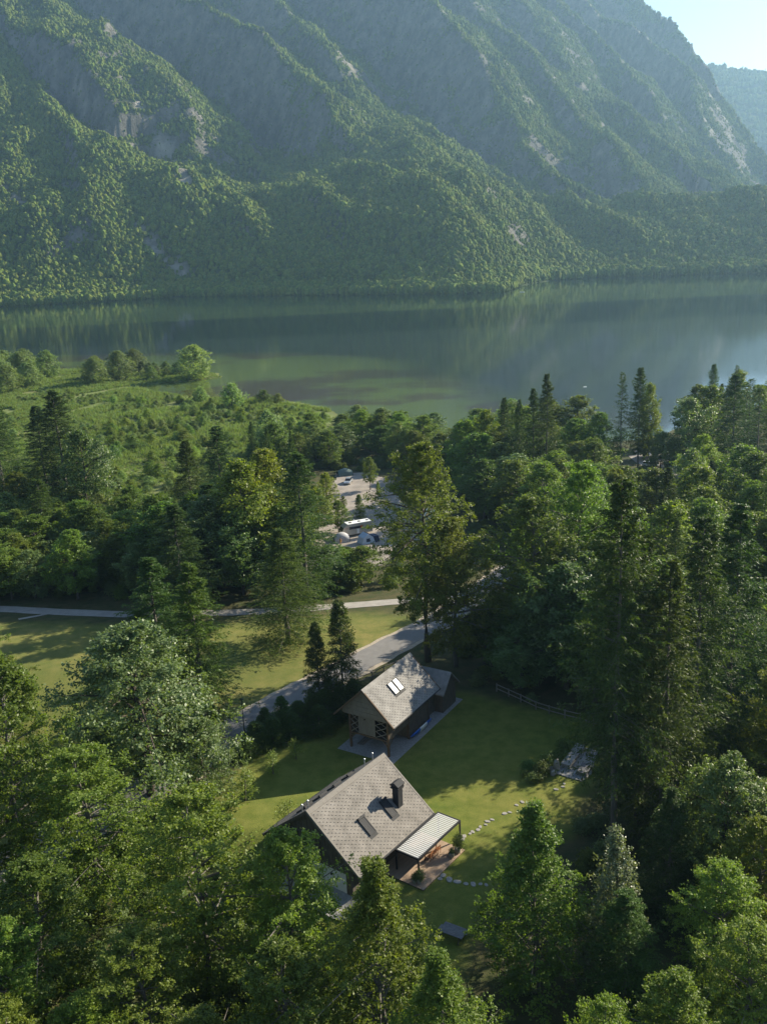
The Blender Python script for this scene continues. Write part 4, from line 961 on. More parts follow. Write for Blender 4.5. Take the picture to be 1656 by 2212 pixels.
# stone seat and paved patch
pv_ = [on_ground(*k3(x, y)) for x, y in ((1095, 615), (1175, 560), (1310, 395), (1480, 440), (1420, 640), (1345, 690))]
c0 = sum(pv_, Vector())/len(pv_); b = MB(); n = len(pv_)
vs = [tuple(p-c0+Vector((0, 0, -0.05))) for p in pv_]+[tuple(p-c0+Vector((0, 0, 0.10))) for p in pv_]
b.add(vs, [tuple(range(n, 2*n))]+[(j, (j+1) % n, n+(j+1) % n, n+j) for j in range(n)], 'slab'); o = b.build('garden_paving'); o.location = c0; tag(o, kind='structure')
def slab_bench(p, q, w, h, name, label, cat, mat):
    p, q = on_ground(*p), on_ground(*q); d = q-p; e = empty(name, p+Vector((0, 0, 0.1)), math.atan2(d.y, d.x)-math.pi/2); tag(e, label, cat); Ln = d.length
    nseg = max(2, round(Ln/1.1))
    for i in range(nseg): MB().box((0, i*Ln/nseg+0.01, h-0.12), (w, (i+1)*Ln/nseg-0.01, h+0.012*random.random()), mat, 0.015).build('stone_slab', e)
    MB().box((0.05, 0.05, -0.05), (w-0.05, Ln-0.05, h-0.121), mat).build('base', e)
slab_bench(k3(1172, 575), k3(1300, 405), 1.15, 0.55, 'stone_bench', 'long grey stone slab bench with warm lit top beside the garden boulders', 'bench', 'stone')
slab_bench(k3(1300, 640), k3(1350, 560), 1.2, 0.45, 'stone_table', 'dark low stone table next to the slab bench under the spruces', 'table', 'darkslab')
def boulder(p, sx_, sy_, sz_, label, seed):
    t = bmesh.new(); bmesh.ops.create_icosphere(t, subdivisions=3, radius=1)
    for v in t.verts:
        f = 1+0.28*mnoise.noise(v.co*1.3+Vector((seed, 0, 0)))+0.12*mnoise.noise(v.co*3+Vector((0, seed, 0))); v.co = Vector((v.co.x*sx_*f, v.co.y*sy_*f, max(v.co.z, -0.4)*sz_*f))
    me = bpy.data.meshes.new('boulder'); t.to_mesh(me); t.free(); me.materials.append(M['rock']); o = link('boulder', me); o.location = p+Vector((0, 0, sz_*0.35)); o.rotation_euler[2] = seed; tag(o, label, 'boulder')
boulder(on_ground(*k3(1138, 592)), 0.45, 0.4, 1.15, 'tall pointed pale boulder at the end of the stone bench', 2.1)
boulder(on_ground(*k3(1112, 628)), 0.42, 0.38, 0.42, 'small rounded boulder at the corner of the garden paving', 4.4)
boulder(on_ground(*k3(1085, 600)), 0.45, 0.4, 0.5, 'dark rounded boulder half hidden behind the shrubs', 6.3)
for (x, y), h, wd_, lab in (((1065, 560), 1.7, 1.9, 'leafy green garden shrub beside the pointed boulder'), ((1005, 625), 1.5, 2.0, 'bright green rounded shrub in front of the garden boulders'), ((935, 680), 0.9, 1.7, 'low spreading perennial clump at the edge of the lawn'),
                         ((985, 680), 0.8, 1.2, 'yellow-green low clump at the foot of the garden shrubs'), ((860, 640), 0.7, 1.0, 'small flowering clump alone at the lawn edge near the shrubs'), ((1210, 440), 1.6, 2.2, 'dark green shrub behind the stone bench'), ((920, 570), 0.6, 2.0, 'grey-green ground-hugging plant behind the bright shrub'), ((1160, 490), 0.8, 1.8, 'dull green low bush between boulder and stone bench')):
    put('leafy', 0, on_ground(*k3(x, y)), h, wd_, lab, 'shrub', tint=(0.75, 0.9, 0.6) if 'grey' in lab or 'dark' in lab else (1, 1, 0.9))
# picnic table
pc_ = on_ground(975, 2028); pt = empty('picnic_table', pc_, -rad(HOUSE[2])-math.pi/2+0.1); tag(pt, 'dark picnic table with attached bench on the shaded lawn', 'picnic table')
for i in range(4): MB().box((-0.45+i*0.225, -1.25, 0.72), (-0.24+i*0.225, 1.25, 0.77), 'darkslab').build('table_board', pt)
for i in range(3): MB().box((-1.25+i*0.24, -1.25, 0.42), (-1.03+i*0.24, 1.25, 0.47), 'darkslab').build('seat_board', pt)
for y in (-0.9, 0.9):
    b = MB(); b.beam((-0.35, y, 0.70), (-0.15, y, 0.0), 0.07, 0.09, 'timber'); b.beam((0.35, y, 0.70), (0.5, y, 0.0), 0.07, 0.09, 'timber'); b.beam((-1.2, y, 0.36), (0.4, y, 0.36), 0.06, 0.09, 'timber'); b.beam((-1.0, y, 0.40), (-1.15, y, 0), 0.07, 0.09, 'timber'); b.build('trestle', pt)
# wooden fences
def fence(pts, label, h=1.15):
    P = [on_ground(*p) for p in pts]; e = empty('wooden_fence', P[0]); tag(e, label, 'fence')
    R_ = [p-P[0] for p in P]
    for p in R_: MB().box((p.x-0.07, p.y-0.07, p.z-0.2), (p.x+0.07, p.y+0.07, p.z+h+0.08), 'timberlight').build('post', e)
    for a, c in zip(R_[:-1], R_[1:]):
        for z in (0.45, h-0.08): MB().beam(a+Vector((0, 0, z)), c+Vector((0, 0, z)), 0.05, 0.13, 'timberlight').build('rail', e)
fence([k3(x, y) for x, y in ((640, -60), (740, -15), (840, 30), (965, 90), (1075, 125), (1205, 160), (1330, 190), (1440, 225))], 'weathered two-rail wooden fence along the shaded far edge of the lawn')
k5 = crop(380, 1500, 680)
fence([k5(x, y) for x, y in ((1220, 535), (1345, 490), (1415, 455), (1490, 425), (1570, 390))], 'dark wooden fence between the road and the barn roof')
# street lamp at the roadside
lp = on_ground(529, 1592); e = empty('street_lamp', lp); tag(e, 'slim dark street lamp standing beside the asphalt road', 'street lamp')
MB().tube([(0, 0, -0.2), (0, 0, 0.6), (0, 0, 5.3)], [0.08, 0.07, 0.045], 'anthra', 8).build('post', e)
MB().lathe([(0.05, 0), (0.24, 0.05), (0.22, 0.14), (0.04, 0.20)], (0, 0, 5.28), 'anthra', 12).build('lamp_head', e)
# marker posts of the road
for i, (x, y) in enumerate(((562, 1575), (700, 1510))):
    pass

# ------------------------------------------------------------------ campsite
cs = crop(820, 1250, 160); CZ = -4.5
rv = empty('motorhome', Vector(((-10.2-2.0)/2, 207.6, CZ+0.06)), 0); p_a, p_b = Vector((-10.6, 205.9, 0)), Vector((-2.5, 209.5, 0))
rv.location = (p_a+p_b)/2+Vector((0, 0.9, CZ+0.06)); rv.rotation_euler[2] = math.atan2(p_b.y-p_a.y, p_b.x-p_a.x); tag(rv, 'beige motorhome with white roof and red-edged dark side window', 'motorhome')
b = MB(); b.prism([(-3.6, 0.45), (3.7, 0.45), (3.75, 0.8), (3.75, 2.75), (3.6, 2.92), (-2.4, 2.92), (-3.3, 2.35), (-3.75, 1.4), (-3.75, 0.8)], 'y', -1.12, 1.12, 'beige'); rb = b.build('body', rv)
b = MB(); b.prism([(-2.35, 2.925), (3.6, 2.925), (3.5, 3.02), (-2.3, 3.02)], 'y', -1.08, 1.08, 'white'); rr_ = b.build('roof', rv)
for x in (-1.6, 0.6, 2.6): MB().box((x, -0.35, 3.02), (x+0.6, 0.3, 3.10), 'shutter', 0.02).build('roof_hatch', rr_)
MB().tube([(-0.5, 0.3, 3.02), (-0.5, 0.3, 3.4), (-0.2, 0.1, 3.55)], 0.06, 'white', 8).build('aerial', rr_)
MB().box((-2.0, -1.145, 1.75), (0.8, -1.115, 2.3), 'glass').build('side_window', rv)
MB().add([(0.8, -1.15, 2.32), (1.45, -1.15, 2.38), (0.9, -1.15, 1.72), (0.75, -1.15, 1.72)], [(0, 1, 2, 3)], 'red').build('red_stripe', rv)
MB().box((-3.35, -1.145, 2.05), (-2.3, -1.12, 2.12), 'red').build('red_stripe', rv)
MB().box((-0.15, -1.14, 0.55), (0.45, -1.116, 1.65), 'plaster').build('door', rv)
MB().add([(-3.72, -0.95, 1.55), (-3.72, 0.95, 1.55), (-3.36, 0.95, 2.32), (-3.36, -0.95, 2.32)], [(0, 1, 2, 3)], 'glass').build('windscreen', rv)
for x in (-2.6, 1.7):
    for y in (-1.13, 0.93):
        t = MB(); t.tube([(x, y, 0.34), (x, y+0.2, 0.34)], 0.34, 'tyre', 14); w_ = t.build('wheel', rv); MB().tube([(x, y-0.012, 0.34), (x, y+0.212, 0.34)], 0.19, 'zinc', 12).build('rim', w_)
def dome_tent(p, L_, W_, H_, rz, mat, label, trim='anthra'):
    e = empty('tent', p, rz); tag(e, label, 'tent'); b = MB(); n, seg = 10, 10
    vs = []; fs = []
    for i in range(n+1):
        x = -L_/2+L_*i/n; hh = H_*(1-0.42*(2*x/L_)**2)
        for a in range(seg+1):
            th = math.pi*a/seg; vs.append((x, -W_/2*math.cos(th), hh*math.sin(th)**0.75))
    for i in range(n):
        for a in range(seg): k = i*(seg+1)+a; fs.append((k, k+1, k+seg+2, k+seg+1))
    b.add(vs, fs, mat); b.build('canopy', e, True)
    for x in (-L_/2, L_/2):
        hh = H_*0.58; MB().tube([(x, -W_/2*math.cos(t), hh*math.sin(t)**0.75+0.02) for t in np.linspace(0, math.pi, 12)], 0.035, trim, 6).build('tent_pole', e)
    return e
dome_tent(on_ground(*cs(370, 1090)), 3.4, 2.8, 2.1, 0.15, 'canvas', 'grey rounded awning tent in front of the motorhome nose')
fr = empty('tent', on_ground(*cs(1000, 1130)), 0.5); tag(fr, 'pale blue ridge tent with navy side beside the motorhome', 'tent')
b = MB(); b.prism([(-1.7, 0), (1.7, 0), (1.2, 1.5), (0, 2.3), (-1.2, 1.5)], 'y', -1.2, 1.3, 'canvasblue'); b.build('canopy', fr)
MB().box((-0.5, -1.23, 0.5), (0.4, -1.21, 1.3), 'navy').build('window', fr)
MB().prism([(1.3, 0), (2.9, 0), (2.7, 1.4), (1.35, 1.55)], 'y', -1.1, 1.2, 'navy').build('annex', fr)
for (x, y), rz, mt, lab in (((1610, 330), 0.3, 'white', 'white trailer tent half hidden behind the tall beech'), ):
    tt = empty('tent', on_ground(930, 1120), rz); tag(tt, lab, 'tent'); MB().prism([(-2, 0), (2, 0), (1.7, 1.6), (0, 2.3), (-1.7, 1.6)], 'y', -1.5, 1.5, mt).build('canopy', tt); MB().tube([(-2.1, -1.55, 0), (0, -1.55, 2.35), (2.1, -1.55, 0)], 0.04, 'anthra', 6).build('tent_pole', tt)
def car(p, rz, mat, label, estate=False):
    e = empty('car', p, rz); tag(e, label, 'car')
    low = [(-2.1, 0.32), (2.1, 0.32), (2.15, 0.62), (2.02, 0.80), (1.05, 0.95), (-1.85, 0.98), (-2.12, 0.85), (-2.15, 0.55)]
    t = bmesh.new(); vs = [t.verts.new((x, s*0.86, z)) for s in (-1, 1) for x, z in low]; n = len(low)
    t.faces.new(vs[:n][::-1]); t.faces.new(vs[n:]); [t.faces.new((vs[i], vs[(i+1) % n], vs[n+(i+1) % n], vs[n+i])) for i in range(n)]
    bmesh.ops.recalc_face_normals(t, faces=t.faces[:]); bmesh.ops.bevel(t, geom=t.edges[:], offset=0.07, segments=2, profile=0.6, affect='EDGES')
    me = bpy.data.meshes.new('body'); t.to_mesh(me); t.free(); me.materials.append(M[mat]); body = link('body', me, e)
    b = MB(); xr = -1.85 if estate else -1.35
    b.add([(1.0, -0.78, 0.93), (1.0, 0.78, 0.93), (0.25, 0.60, 1.46), (0.25, -0.60, 1.46), (-1.85, -0.78, 0.95), (-1.85, 0.78, 0.95), (xr, 0.60, 1.46), (xr, -0.60, 1.46)], [(0, 1, 2, 3), (5, 4, 7, 6), (0, 3, 7, 4), (1, 5, 6, 2)], 'glass'); b.build('windows', e)
    MB().box((xr-0.02, -0.63, 1.445), (0.28, 0.63, 1.50), mat, 0.02).build('roof', e)
    for x in (-1.35, 1.35):
        for y in (-0.88, 0.70):
            t_ = MB(); t_.tube([(x, y, 0.31), (x, y+0.18, 0.31)], 0.31, 'tyre', 14); w_ = t_.build('wheel', e); MB().tube([(x, y-0.01, 0.31), (x, y+0.19, 0.31)], 0.18, 'zinc', 10).build('rim', w_)
    for y in (-0.62, 0.62): MB().box((2.02, y-0.14, 0.62), (2.14, y+0.14, 0.74), 'white', 0.02).build('headlight', e)
    return e
car(on_ground(752, 1044), -1.75, 'carsilver', 'silver car parked on the campsite gravel in front of the green tent')
dome_tent(on_ground(745, 1026), 4.2, 3.4, 2.0, 0.2, 'tentgreen', 'grey-green dome tent at the shaded back of the campsite') if 'tentgreen' in M else None
car(on_ground(1404, 1008), -0.5, 'carwhite', 'white car parked below the beige parasols', True)
car(on_ground(1413, 1040), -0.9, 'carblue', 'blue car in the shade of the lakeside car park')
car(on_ground(600, 1140), 0.4, 'carwhite', 'white car glimpsed between the campsite trees', True)
for i, (x, y, r0, lab) in enumerate(((1388, 978, 2.3, 'beige square parasol nearer the two bare spruce trunks'), (1418, 982, 2.3, 'beige square parasol next to the rounded lakeside tree'), (1404, 972, 2.1, 'beige parasol behind the other two by the water'))):
    e = empty('parasol', on_ground(x, y+14), 0.4*i); tag(e, lab, 'parasol')
    MB().tube([(0, 0, 0), (0, 0, 2.9)], 0.04, 'white', 8).build('pole', e)
    b = MB(); q = [(r0, r0), (-r0, r0), (-r0, -r0), (r0, -r0)]
    b.add([(x_, y_, 2.2) for x_, y_ in q]+[(0, 0, 3.0)]+[(x_, y_, 2.0) for x_, y_ in q], [(0, 1, 4), (1, 2, 4), (2, 3, 4), (3, 0, 4)]+[(i_, 5+i_, 5+(i_+1) % 4, (i_+1) % 4) for i_ in range(4)], 'parasol'); b.build('canopy', e)
# a standing person in front of the awning
def person(p, rz, label):
    e = empty('person', p, rz); tag(e, label, 'person')
    def skin(name, verts, edges, radii, mat, sub=2):
        me = bpy.data.meshes.new(name); me.from_pydata(verts, edges, []); o = link(name, me, e); me.materials.append(M[mat])
        sk = o.modifiers.new('skin', 'SKIN'); me.skin_vertices[0].data[0].use_root = True
        for v, r_ in zip(me.skin_vertices[0].data, radii): v.radius = (r_, r_)
        sb = o.modifiers.new('sub', 'SUBSURF'); sb.levels = sb.render_levels = sub; return o
    V = [(0, 0, 0.93), (0, 0, 1.12), (0, 0, 1.36), (0, 0, 1.46), (0, 0.01, 1.53), (0, 0.02, 1.62), (0, 0.01, 1.72),
         (0.17, 0, 1.40), (0.27, -0.02, 1.14), (0.30, 0.10, 0.90), (0.30, 0.14, 0.82), (-0.17, 0, 1.40), (-0.27, -0.02, 1.14), (-0.30, 0.10, 0.90), (-0.30, 0.14, 0.82),
         (0.10, 0, 0.88), (0.11, 0.02, 0.48), (0.12, -0.02, 0.07), (0.13, 0.14, 0.04), (-0.10, 0, 0.88), (-0.11, 0.02, 0.48), (-0.12, -0.02, 0.07), (-0.13, 0.14, 0.04)]
    E_ = [(0, 1), (1, 2), (2, 3), (3, 4), (4, 5), (5, 6), (2, 7), (7, 8), (8, 9), (9, 10), (2, 11), (11, 12), (12, 13), (13, 14), (0, 15), (15, 16), (16, 17), (17, 18), (0, 19), (19, 20), (20, 21), (21, 22)]
    Rr = [0.14, 0.13, 0.15, 0.07, 0.06, 0.095, 0.06, 0.07, 0.045, 0.035, 0.03, 0.07, 0.045, 0.035, 0.03, 0.095, 0.06, 0.045, 0.035, 0.095, 0.06, 0.045, 0.035]
    skin('body', V, E_, Rr, 'skin')
    b = MB(); b.lathe([(0.155, 0), (0.165, 0.12), (0.165, 0.30), (0.175, 0.42), (0.11, 0.50)], (0, 0, 0.95), 'yellowcloth', 14); b.build('shirt', e, True)
    b = MB(); b.lathe([(0.19, 0), (0.175, 0.2), (0.165, 0.30)], (0, 0, 0.68), 'yellowcloth', 14); b.build('shorts', e, True)
    b = MB(); b.lathe([(0.108, 0), (0.112, 0.07), (0.07, 0.14), (0.02, 0.155)], (0, 0.0, 1.62), 'hair', 12); b.build('hair', e, True)
person(on_ground(*cs(345, 1195)), 2.6, 'person in ochre clothes standing in front of the grey awning tent')
# small swim platform boats on the lake, tiny
for x, y, lab in ((1127, 631, 'tiny white rowing boat off the wooded point across the lake'), (1263, 836, 'tiny white buoy boat alone on the open lake')):
    p = unproj(x, y, LAKE_Z); o = MB(); vs = []; n = 8; prof = [(-2.2, 0.5), (-1.2, 0.8), (0.4, 0.85), (1.6, 0.5), (2.4, 0.04)]
    vs = [(a, s*w_*k, z) for k, z in ((0.6, -0.15), (1, 0.55)) for s in (1,) for a, w_ in prof]+[(a, -w_*k, z) for k, z in ((0.6, -0.15), (1, 0.55)) for a, w_ in reversed(prof)]
    ring0 = list(range(5))+list(range(10, 15)); ring1 = list(range(5, 10))+list(range(15, 20))
    o.add(vs, [tuple(reversed(ring0))]+[(ring0[i], ring0[(i+1) % 10], ring1[(i+1) % 10], ring1[i]) for i in range(10)], 'white')
    ob = o.build('boat'); ob.location = p; ob.scale = (0.45, 0.45, 0.45) if y > 800 else (1, 1, 1); ob.rotation_euler[2] = random.random(); tag(ob, lab, 'boat')

# ------------------------------------------------------------------ trees that stand out one by one
T = tree
GR, YE, BL_, OL = (1, 1, 1), (1.5, 1.25, 0.75), (0.8, 0.9, 0.95), (1.15, 1.05, 0.7)
# spruces right of the garden
T('tall_spruce', 0, 1322, 1835, 1033, 235, 'tallest dark spruce with long bare lower trunk right of the lawn', tint=(0.95, 1, 0.9))
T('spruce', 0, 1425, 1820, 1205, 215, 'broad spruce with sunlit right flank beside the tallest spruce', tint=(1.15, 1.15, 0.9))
T('spruce', 1, 1372, 1790, 1150, 185, 'dark spruce squeezed between the tallest and the broad sunlit one', tint=(0.9, 1, 0.85))
T('spruce', 2, 1490, 1720, 1113, 200, 'slender drooping spruce between the broad spruce and the dark right-hand one', tint=(1, 1, 0.9))
T('spruce', 1, 1565, 1650, 1085, 215, 'dark spruce with drooping twigs above the shaded gap on the right', tint=(0.9, 1, 0.9))
T('cone_beech', 0, 1155, 2140, 1738, 285, 'yellow-green conical beech hanging over the lawn below the stepping stones', tint=(0.95, 0.95, 0.8))
T('poplar', 0, 1318, 2130, 1795, 165, 'whitebeam with glittering silvery leaves right of the conical beech')
T('spruce', 2, 1345, 2190, 1925, 175, 'short dark spruce in front of the silvery whitebeam', tint=(1.2, 1.25, 1))
# left and bottom foreground
T('maple', 0, 325, 1715, 1350, 375, 'large round maple with pale grey-green leaves beside the road')
T('maple', 0, 445, 1725, 1555, 170, 'smaller pale maple at the right foot of the large round one', tint=(1, 1, 0.95))
T('beech', 0, 62, 1905, 1405, 300, 'tall beech with leaning trunk beside the grey road', tint=(0.9, 1, 0.85), lean=(0, rad(3)))
T('beech', 1, 215, 1960, 1610, 330, 'loose-crowned beech in front of the round maple', tint=(1.15, 1.15, 0.98))
T('beech', 1, 455, 2150, 1700, 360, 'broad layered beech left of the cottage gable', tint=(1.21, 1.21, 0.98))
T('beech', 0, 640, 2170, 1795, 270, 'beech whose sprays touch the white cottage wall', tint=(1.26, 1.21, 0.92))
T('hornbeam', 0, 832, 2330, 1850, 430, 'pointed hornbeam with thin leader rising before the cottage roof', tint=(1.1, 1.05, 0.75), name='hornbeam_tree')
T('beech', 0, 110, 2200, 1850, 320, 'dark beech behind the bottom thicket by the road', tint=(0.85, 0.95, 0.8))
T('beech', 1, 330, 2330, 2010, 300, 'lower beech with bright upper sprays below the layered beech', tint=(1.21, 1.26, 0.98))
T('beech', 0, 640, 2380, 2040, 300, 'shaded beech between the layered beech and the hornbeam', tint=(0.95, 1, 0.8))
T('beech', 1, 30, 2330, 1960, 260, 'bushy beech with sunlit top at the foot of the slope', tint=(1.1, 1.1, 0.8))
T('beech', 0, 220, 2420, 2150, 260, 'yellow-tipped beech in the bottom thicket', tint=(1.3, 1.2, 0.75))
T('beech', 1, 60, 2470, 2160, 240, 'bright-crowned beech in the lowest row of trees', tint=(1.3, 1.2, 0.8))
T('beech', 0, 470, 2460, 2190, 260, 'low beech under the layered beech', tint=(1, 1, 0.85))
T('hornbeam', 0, 960, 2460, 2050, 380, 'dense hornbeam filling the bottom edge right of the pointed one', tint=(1.05, 1.0, 0.75), name='hornbeam_tree')
# right bottom
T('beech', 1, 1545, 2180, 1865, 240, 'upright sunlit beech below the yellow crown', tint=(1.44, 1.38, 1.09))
T('beech', 0, 1620, 2080, 1770, 250, 'yellowish broad crown at the right edge of the wood', tint=(1.35, 1.3, 0.7))
T('maple', 0, 1560, 1950, 1640, 260, 'green broadleaf crown under the dark right spruce', tint=(0.95, 0.95, 0.7))
T('beech', 0, 1640, 1930, 1690, 200, 'feathery beech at the edge above the yellow crown', tint=(1.2, 1.1, 0.8))
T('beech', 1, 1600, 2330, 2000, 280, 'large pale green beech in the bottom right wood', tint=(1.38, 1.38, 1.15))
T('beech', 0, 1450, 2440, 2110, 260, 'rounded beech beside the dark gap at the bottom of the wood', tint=(1.15, 1.15, 0.85))
T('beech', 1, 1300, 2500, 2160, 220, 'low sunlit beech below the short spruce', tint=(1.15, 1.15, 0.8))
T('spruce', 0, 1440, 1990, 1700, 150, 'bluish spruce in front of the broad sunlit spruce', tint=(0.9, 1.15, 1.1))
# centre
T('tallwood', 0, 925, 1428, 958, 245, 'towering hornbeam with straight dark trunk behind the barn', tint=(0.98, 1.0, 0.75))
T('tallwood', 1, 985, 1440, 1120, 170, 'side hornbeam grown into the towering one', tint=(1.05, 0.98, 0.7))
T('tallwood', 1, 1150, 1425, 1072, 270, 'brownish-tipped dark beech beside the road bend', tint=(0.85, 0.88, 0.7))
T('tallwood', 1, 1250, 1385, 1000, 260, 'light green tall beech behind the brownish one', tint=(1.1, 1.2, 0.85))
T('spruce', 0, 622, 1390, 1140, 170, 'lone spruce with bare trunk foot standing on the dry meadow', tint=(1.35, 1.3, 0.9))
T('spruce', 1, 362, 1555, 1196, 190, 'twin spruce behind the maple, the darker of the pair', tint=(1.0, 1.1, 1))
T('spruce', 1, 445, 1590, 1208, 180, 'twin spruce behind the maple, the yellow-green one by the road', tint=(1.35, 1.35, 0.85))
T('spruce', 2, 664, 1300, 974, 150, 'ragged dark spruce rising before the campsite', tint=(0.95, 1, 0.85))
T('young_spruce', 0, 692, 1545, 1345, 80, 'young dark fir left of the barn, the smaller of two')
T('young_spruce', 0, 745, 1545, 1298, 105, 'young dark fir left of the barn, the taller of two')
hg = ((575, 1592, 1530, 44), (612, 1585, 1505, 48), (648, 1575, 1515, 55), (678, 1568, 1500, 50), (705, 1560, 1490, 60), (735, 1552, 1480, 60), (765, 1545, 1470, 56), (630, 1592, 1540, 60), (590, 1605, 1550, 60), (555, 1618, 1560, 60), (535, 1632, 1590, 55), (690, 1580, 1525, 60))
for x, y, t_, w_ in hg: T('young_spruce', 0, x, y, t_, w_*1.4, 'small fir in the dark hedge between road and garden lawn', 'tree', 'hedge firs along the road', tint=(1.15, 1.25, 1.1))
T('wood', 0, 590, 1250, 975, 160, 'tall broadleaf with yellow top before the campsite', tint=(1.35, 1.15, 0.75))
T('wood', 2, 540, 1270, 1000, 170, 'bright green tall broadleaf left of the yellow-topped one', tint=(1.2, 1.25, 0.8))
T('spruce', 2, 470, 1250, 1040, 140, 'dark spruce among the broadleaf trees behind the path', tint=(0.8, 0.95, 0.85))
T('spruce', 0, 425, 1200, 948, 115, 'narrow spruce at the edge of the reed bed', tint=(0.95, 1, 0.85))
T('spruce', 2, 487, 1150, 918, 105, 'dark spruce standing in front of the pale willow', tint=(0.75, 0.9, 0.85))
T('spruce', 1, 400, 1330, 1085, 150, 'broad dark spruce above the meadow path', tint=(0.85, 1, 0.9))
T('willow', 0, 583, 985, 888, 75, 'silvery willow at the edge of the reed bed', tint=(1.15, 1.15, 1.25))
T('willow', 1, 423, 818, 747, 92, 'round pale willow at the tip of the narrow spit', tint=(1.45, 1.4, 1.1))
T('spruce', 0, 110, 1110, 872, 115, 'dark spruce left of the reed bed, the left of a pair', tint=(0.75, 0.9, 0.85))
T('spruce', 2, 152, 1120, 838, 130, 'tall dark spruce left of the reed bed, higher of a pair', tint=(0.75, 0.9, 0.85))
T('wood', 1, 195, 1130, 930, 130, 'dark broadleaf leaning on the spruce pair at the reed bed', tint=(0.75, 0.85, 0.65))
T('spruce', 0, 12, 1090, 835, 140, 'dark spruce at the edge of the marsh woodland', tint=(0.8, 0.95, 0.85))
T('spruce', 2, 108, 1225, 1030, 105, 'spruce with light tips in front of the marsh woodland', tint=(1.1, 1.2, 0.9))
T('willow', 0, 225, 1160, 1068, 70, 'olive rounded willow bush behind the thicket', tint=(0.9, 0.85, 0.6))
T('wood', 2, 283, 1200, 1072, 90, 'dark green tree between two rounded willows', tint=(0.8, 0.9, 0.7))
T('willow', 1, 330, 1190, 1083, 75, 'rounded olive willow beside the dark green tree', tint=(0.85, 0.8, 0.55))
T('wood', 2, 1050, 1060, 888, 70, 'slim poplar-like tree at the lakeside left of four spruces', tint=(1.2, 1.2, 0.8))
for x, yb, yt, w_ in ((1090, 1060, 858, 62), (1122, 1070, 862, 55), (1152, 1080, 838, 75), (1180, 1085, 806, 80)): T('spruce', 0, x, yb, yt, w_, 'tall thin spruce in the lakeside row of four', 'tree', 'lakeside spruces', tint=(0.9, 1.0, 0.75))
T('tall_spruce', 1, 1338, 1040, 803, 45, 'sparse half-bare spruce beside the parasols', tint=(0.95, 0.9, 0.7))
T('tall_spruce', 0, 1376, 1035, 792, 62, 'dense-topped tall spruce with bare trunk by the parasols', tint=(0.85, 1, 0.8))
T('wood', 2, 1398, 1030, 832, 55, 'high-crowned pine-like tree leaning beside the tall spruce', tint=(1.1, 1.1, 0.85))
T('beech', 0, 1512, 1125, 942, 120, 'golden young beech with slim bare trunk', tint=(1.45, 1.38, 0.7))
T('beech', 1, 1450, 1150, 1040, 110, 'yellow-green beech left of the golden one', tint=(1.45, 1.3, 0.75))
T('spruce', 0, 1378, 1120, 1008, 60, 'small dark spruce below the parked white car', tint=(0.7, 0.9, 0.85))
T('wood', 1, 1425, 1050, 935, 75, 'rounded lakeside tree beside the parasols', tint=(1.0, 1.0, 0.8))
T('spruce', 2, 1575, 1060, 806, 100, 'dark spruce above the lakeside broadleaf crowns', tint=(0.75, 0.9, 0.8))
T('wood', 1, 1480, 1040, 862, 115, 'pale broad crown at the lakeside left of the dark spruce', tint=(1.1, 1.05, 0.85))
T('wood', 0, 1530, 1020, 835, 110, 'dark lakeside broadleaf just before the open water', tint=(0.85, 0.95, 0.75))
# young trees on the campsite
T('wood', 0, 708, 1110, 1022, 46, 'bright round young maple on the campsite grass', tint=(1.5, 1.4, 0.7), name='young_tree')
T('wood', 2, 800, 1058, 988, 34, 'thin young tree at the back of the campsite', tint=(1, 1, 0.8), name='young_tree')
T('young_spruce', 0, 777, 1118, 1068, 30, 'small olive pine behind the motorhome', tint=(1.7, 1.6, 1.0))
T('wood', 2, 742, 1105, 1072, 16, 'tiny staked tree on the campsite strip', tint=(1, 1, 0.8), name='young_tree')
T('wood', 2, 817, 1073, 1040, 11, 'tiny thin sapling beside the gravel bend', tint=(1.2, 1.1, 0.7), name='young_tree')
T('wood', 0, 732, 1150, 1082, 48, 'leafy young tree in front of the motorhome nose', tint=(0.95, 1.05, 0.8), name='young_tree')
# garden saplings on the lawn
for x, yb, yt, w_, lab in ((590, 1672, 1622, 34, 'slim sapling on the lawn nearer the fir hedge'), (640, 1640, 1600, 30, 'thin sapling on the lawn by the barn paving'), (530, 1730, 1660, 44, 'bushy sapling on the lawn below the maple'), (500, 1745, 1700, 36, 'low sapling beside the bushy one'), (630, 1800, 1740, 60, 'yellow-green shrub behind the left roof slope')):
    T('sapling', 0, x, yb, yt, w_, lab, 'sapling', tint=(1.3, 1.2, 0.85), name='garden_sapling')

